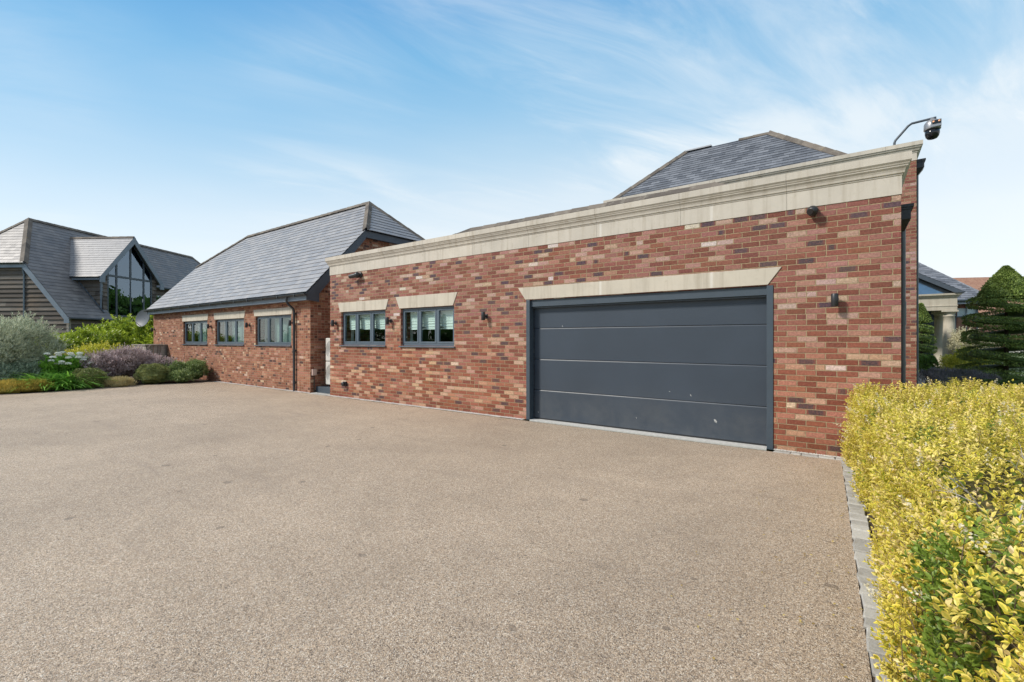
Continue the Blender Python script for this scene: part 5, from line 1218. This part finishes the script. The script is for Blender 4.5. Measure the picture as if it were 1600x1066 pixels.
# ================================================================== LEFT BED
M_LAUR = lm('laurel_leaf', (.045, .13, .010), (.50, .60, .06), rough=.35, trans=.3); M_LIME = lm('lime_leaf', (0.286, 0.351, 0.026), (0.715, 0.650, 0.091))
M_WILL = lm('silver_willow_leaf', (0.230, 0.270, 0.161), (0.644, 0.690, 0.506), rough=.6); M_PINK = lm('hebe_leaf', (.14, .105, .085), (.62, .49, .50), rough=.6)
M_TOPB = lm('topiary_box_leaf', (0.114, 0.155, 0.045), (0.390, 0.406, 0.146)); M_HEAT = lm('golden_heather', (0.286, 0.242, 0.044), (0.748, 0.572, 0.132)); M_STRAW = lm('dry_grass', (.36, .30, .13), (.58, .50, .26))
M_PIER = lm('pieris_leaf', (0.074, 0.134, 0.037), (0.300, 0.374, 0.134)); M_AGA = lm('strap_leaf', (0.096, 0.289, 0.041), (0.385, 0.688, 0.110), rough=.35)
M_HYD = lm('hydrangea_leaf', (0.106, 0.276, 0.031), (0.340, 0.637, 0.085)); M_GREY = lm('grey_green_leaf', (0.176, 0.235, 0.157), (0.431, 0.529, 0.372))
# silver willow: stems with many slender leaves
t = bush('silver_willow', [(-21.6, -4.75, 1.20, .90, .85, .85), (-21.0, -5.3, 1.10, .85, .8, .75), (-22.2, -5.7, 1.05, 1.0, 1.0, .85), (-21.5, -4.25, .95, .6, .55, .65), (-21.6, -4.55, 1.60, .4, .4, .45), (-20.9, -5.9, .8, .7, .8, .7)], 22000, .10, .018, M_WILL,
         'big silvery grey leaved willow shrub at the left edge of the bed', 'shrub', up=.6, spread=.8, hi=1.18, lo=.6, corek=.55, sprigs=(800, .36, 13))
bush('green_sapling', [(-23.4, -6.4, 2.35, .55, .6, .6), (-23.0, -6.6, 1.7, .45, .6, .5)], 3000, .10, .05, M_HYD, 'fresh green leafed young tree behind the silver willow at the photo edge', 'tree', sprigs=(160, .35, 9))
bush('laurel_bush', [(-29.6, .35, 1.35, 1.0, 1.0, 1.2), (-28.6, .9, 1.45, 1.0, .9, 1.15), (-30.4, -.6, 1.1, 1.0, 1.0, 1.05), (-27.4, .9, 1.0, .9, .6, .85)], 15000, .15, .055, M_LAUR, 'tall bright green laurel beside the bin store at the annex corner', 'shrub', kind='fold', sprigs=(700, .38, 9))
bush('laurel_bush', [(-26.6, -2.2, .85, .95, .9, .86), (-27.0, -1.3, .9, .9, .9, .85), (-26.1, -3.1, .75, .85, .8, .75)], 10000, .14, .05, M_LAUR, 'lower bright green laurel between the silver willow and the tall laurel', 'shrub', kind='fold', sprigs=(600, .34, 9))
bush('golden_euonymus', [(-22.5, -2.5, .72, .65, .7, .55), (-22.2, -3.2, .62, .55, .55, .48), (-22.5, -1.7, .60, .5, .5, .5)], 9000, .075, .035, M_LIME, 'yellow leaved low shrub behind the white flowers', 'shrub', up=.6, sprigs=(420, .24, 9))
bush('clipped_box_ball', [(-19.55, -3.42, .27, .44, .44, .33)], 7500, .03, .018, M_TOPB, 'round brownish clipped box mound beside the strap leaved clump', 'shrub', up=.2, lo=.9, hi=1.03, corek=.86, stems=False)
bush('clipped_box_ball', [(-19.65, -1.70, .30, .50, .48, .37)], 8500, .03, .018, M_TOPB, 'round olive clipped box mound in front of the pink shrub near the annex', 'shrub', up=.2, lo=.9, hi=1.03, corek=.86, stems=False)
bush('purple_hebe', [(-20.5, -2.9, .50, .55, .55, .50), (-20.7, -2.1, .62, .70, .65, .52), (-20.4, -1.25, .42, .60, .55, .36), (-21.6, -1.2, .45, .7, .55, .34)], 20000, .055, .022, M_PINK, 'wide dusty pink and purple flowering shrub in front of the bin store', 'shrub', up=.7, hi=1.14, sprigs=(900, .24, 9))
bush('evergreen_mound', [(-19.9, -.95, .32, .55, .42, .35), (-19.45, -.45, .36, .50, .32, .38), (-19.2, -1.0, .18, .40, .35, .22)], 9000, .06, .028, M_PIER, 'dark green spreading shrub against the annex wall foot', 'shrub', sprigs=(260, .16, 8))
bush('golden_heather', [(-19.45, -5.15, .12, .38, .45, .20), (-19.35, -4.65, .12, .34, .45, .19), (-19.6, -5.6, .1, .35, .35, .16)], 7000, .10, .010, M_HEAT, 'low orange yellow heather at the driveway edge', 'shrub', up=1.1, spread=.35, stems=False)
bush('dry_grass_tuft', [(-19.25, -2.72, .08, .28, .36, .18)], 2600, .10, .009, M_STRAW, 'low straw coloured tuft between the two clipped mounds', 'grass tuft', up=.9, spread=.5, stems=False)
t = bush('white_hydrangea', [(-20.9, -6.05, .45, .5, .55, .48), (-20.5, -5.75, .42, .4, .4, .45), (-21.3, -6.8, .5, .6, .6, .5)], 5000, .10, .06, M_HYD, 'white flowered hydrangea at the left edge of the photo', 'shrub', kind='fold', sprigs=(160, .2, 6))
flower_dots(t, [(-20.9 + random.uniform(-.45, .55), -6.05 + random.uniform(-.6, .55), random.uniform(.66, 1.05)) for _ in range(16)], .10, 110, M_WFL, flat=.6)
t = bush('white_sedum', [(-20.6, -3.75, .45, .40, .6, .46), (-20.7, -3.3, .42, .4, .45, .45)], 6000, .10, .05, M_HYD, 'leafy plant topped with flat white flower heads behind the strap leaves', 'plant', kind='fold', sprigs=(160, .2, 6))
flower_dots(t, [(-20.35 + random.uniform(-.35, .4), -3.62 + random.uniform(-.70, .62), random.uniform(.74, 1.12)) for _ in range(34)], .08, 110, M_WFL, flat=.45)
bush('grey_green_perennial', [(-20.3, -5.2, .35, .45, .4, .38), (-20.6, -4.7, .4, .4, .4, .4)], 4500, .07, .03, M_GREY, 'grey green low plant under the silver willow beside the heather', 'plant', sprigs=(200, .2, 8))
# agapanthus strap leaves
ag = thing('agapanthus_clump', (-19.8, -4.1, 0), 'clump of long arching bright green strap leaves at the driveway edge', 'plant')
V = []; F = []; RR = []
for i in range(760):
    cx, cy = -19.66 + random.gauss(0, .15), -4.10 + random.uniform(-.55, .55); az = random.uniform(0, 2 * math.pi); L = random.uniform(.65, 1.05); lean = random.uniform(.12, .85); wd = random.uniform(.016, .026)
    p = Vector((cx, cy, .03)); d = Vector((math.cos(az) * lean, math.sin(az) * lean, 1)).normalized(); sd = Vector((-math.sin(az), math.cos(az), 0)); n = 7; b = len(V); r_ = random.random()
    for j in range(n + 1):
        w_ = wd * (1 - (j / n) ** 3) + .001; V += [p - sd * w_, p + Vector((0, 0, -.004)), p + sd * w_]; RR += [r_] * 3
        d = (d + Vector((math.cos(az) * .17, math.sin(az) * .17, -.11 - .12 * lean))).normalized(); p = p + d * L / n
        if p.z < .02: p.z = .02
    for j in range(n): F += [(b + j * 3, b + j * 3 + 1, b + j * 3 + 4, b + j * 3 + 3), (b + j * 3 + 1, b + j * 3 + 2, b + j * 3 + 5, b + j * 3 + 4)]
me = bpy.data.meshes.new('strap_leaves'); me.from_pydata(V, [], F); me.update(); a_ = me.color_attributes.new('leaf', 'FLOAT_COLOR', 'POINT'); c = np.zeros((len(V), 4), np.float32); c[:, 0] = RR; c[:, 3] = 1; a_.data.foreach_set('color', c.ravel()); link('strap_leaves', me, M_AGA, ag)

# ================================================================== the wood across the drive, behind the viewer (seen only as reflections)
n = 14000; az = RNG.uniform(R(196), R(352), n); rad = 44 + RNG.normal(0, 1.5, n) + 3 * np.sin(az * 9); hgt = (4.2 + 1.6 * np.sin(az * 11) + 1.2 * np.sin(az * 23)); z = hgt * RNG.random(n) ** .8
P = np.stack([rad * np.cos(az), -7 + rad * np.sin(az), z], 1); inw = unit(np.stack([-np.cos(az), -np.sin(az), np.full(n, .4)], 1))
tag(leaf_mesh('far_wood', P, rand_unit(n), unit(inw + rand_unit(n) * .6), RNG.uniform(.5, 1.1, n), RNG.uniform(.4, .8, n), M_GREEN, None, 'quad'), 'green belt of trees across the driveway behind the viewer', 'trees', kind='stuff')

n = 11000; xx = RNG.uniform(-40, -16, n); P = np.stack([xx, 36 + RNG.normal(0, 1.0, n), (6.3 + .6 * np.sin(xx * .9) + .35 * np.sin(xx * 2.3)) * RNG.random(n) ** .6], 1)
tag(leaf_mesh('garden_wood', P, rand_unit(n), unit(np.array([0, -1, .4]) + rand_unit(n) * .6), RNG.uniform(.6, 1.1, n), RNG.uniform(.4, .8, n), M_GREEN, None, 'quad'), 'green belt of trees behind the annex, mirrored in the dormer glass', 'trees', kind='stuff')
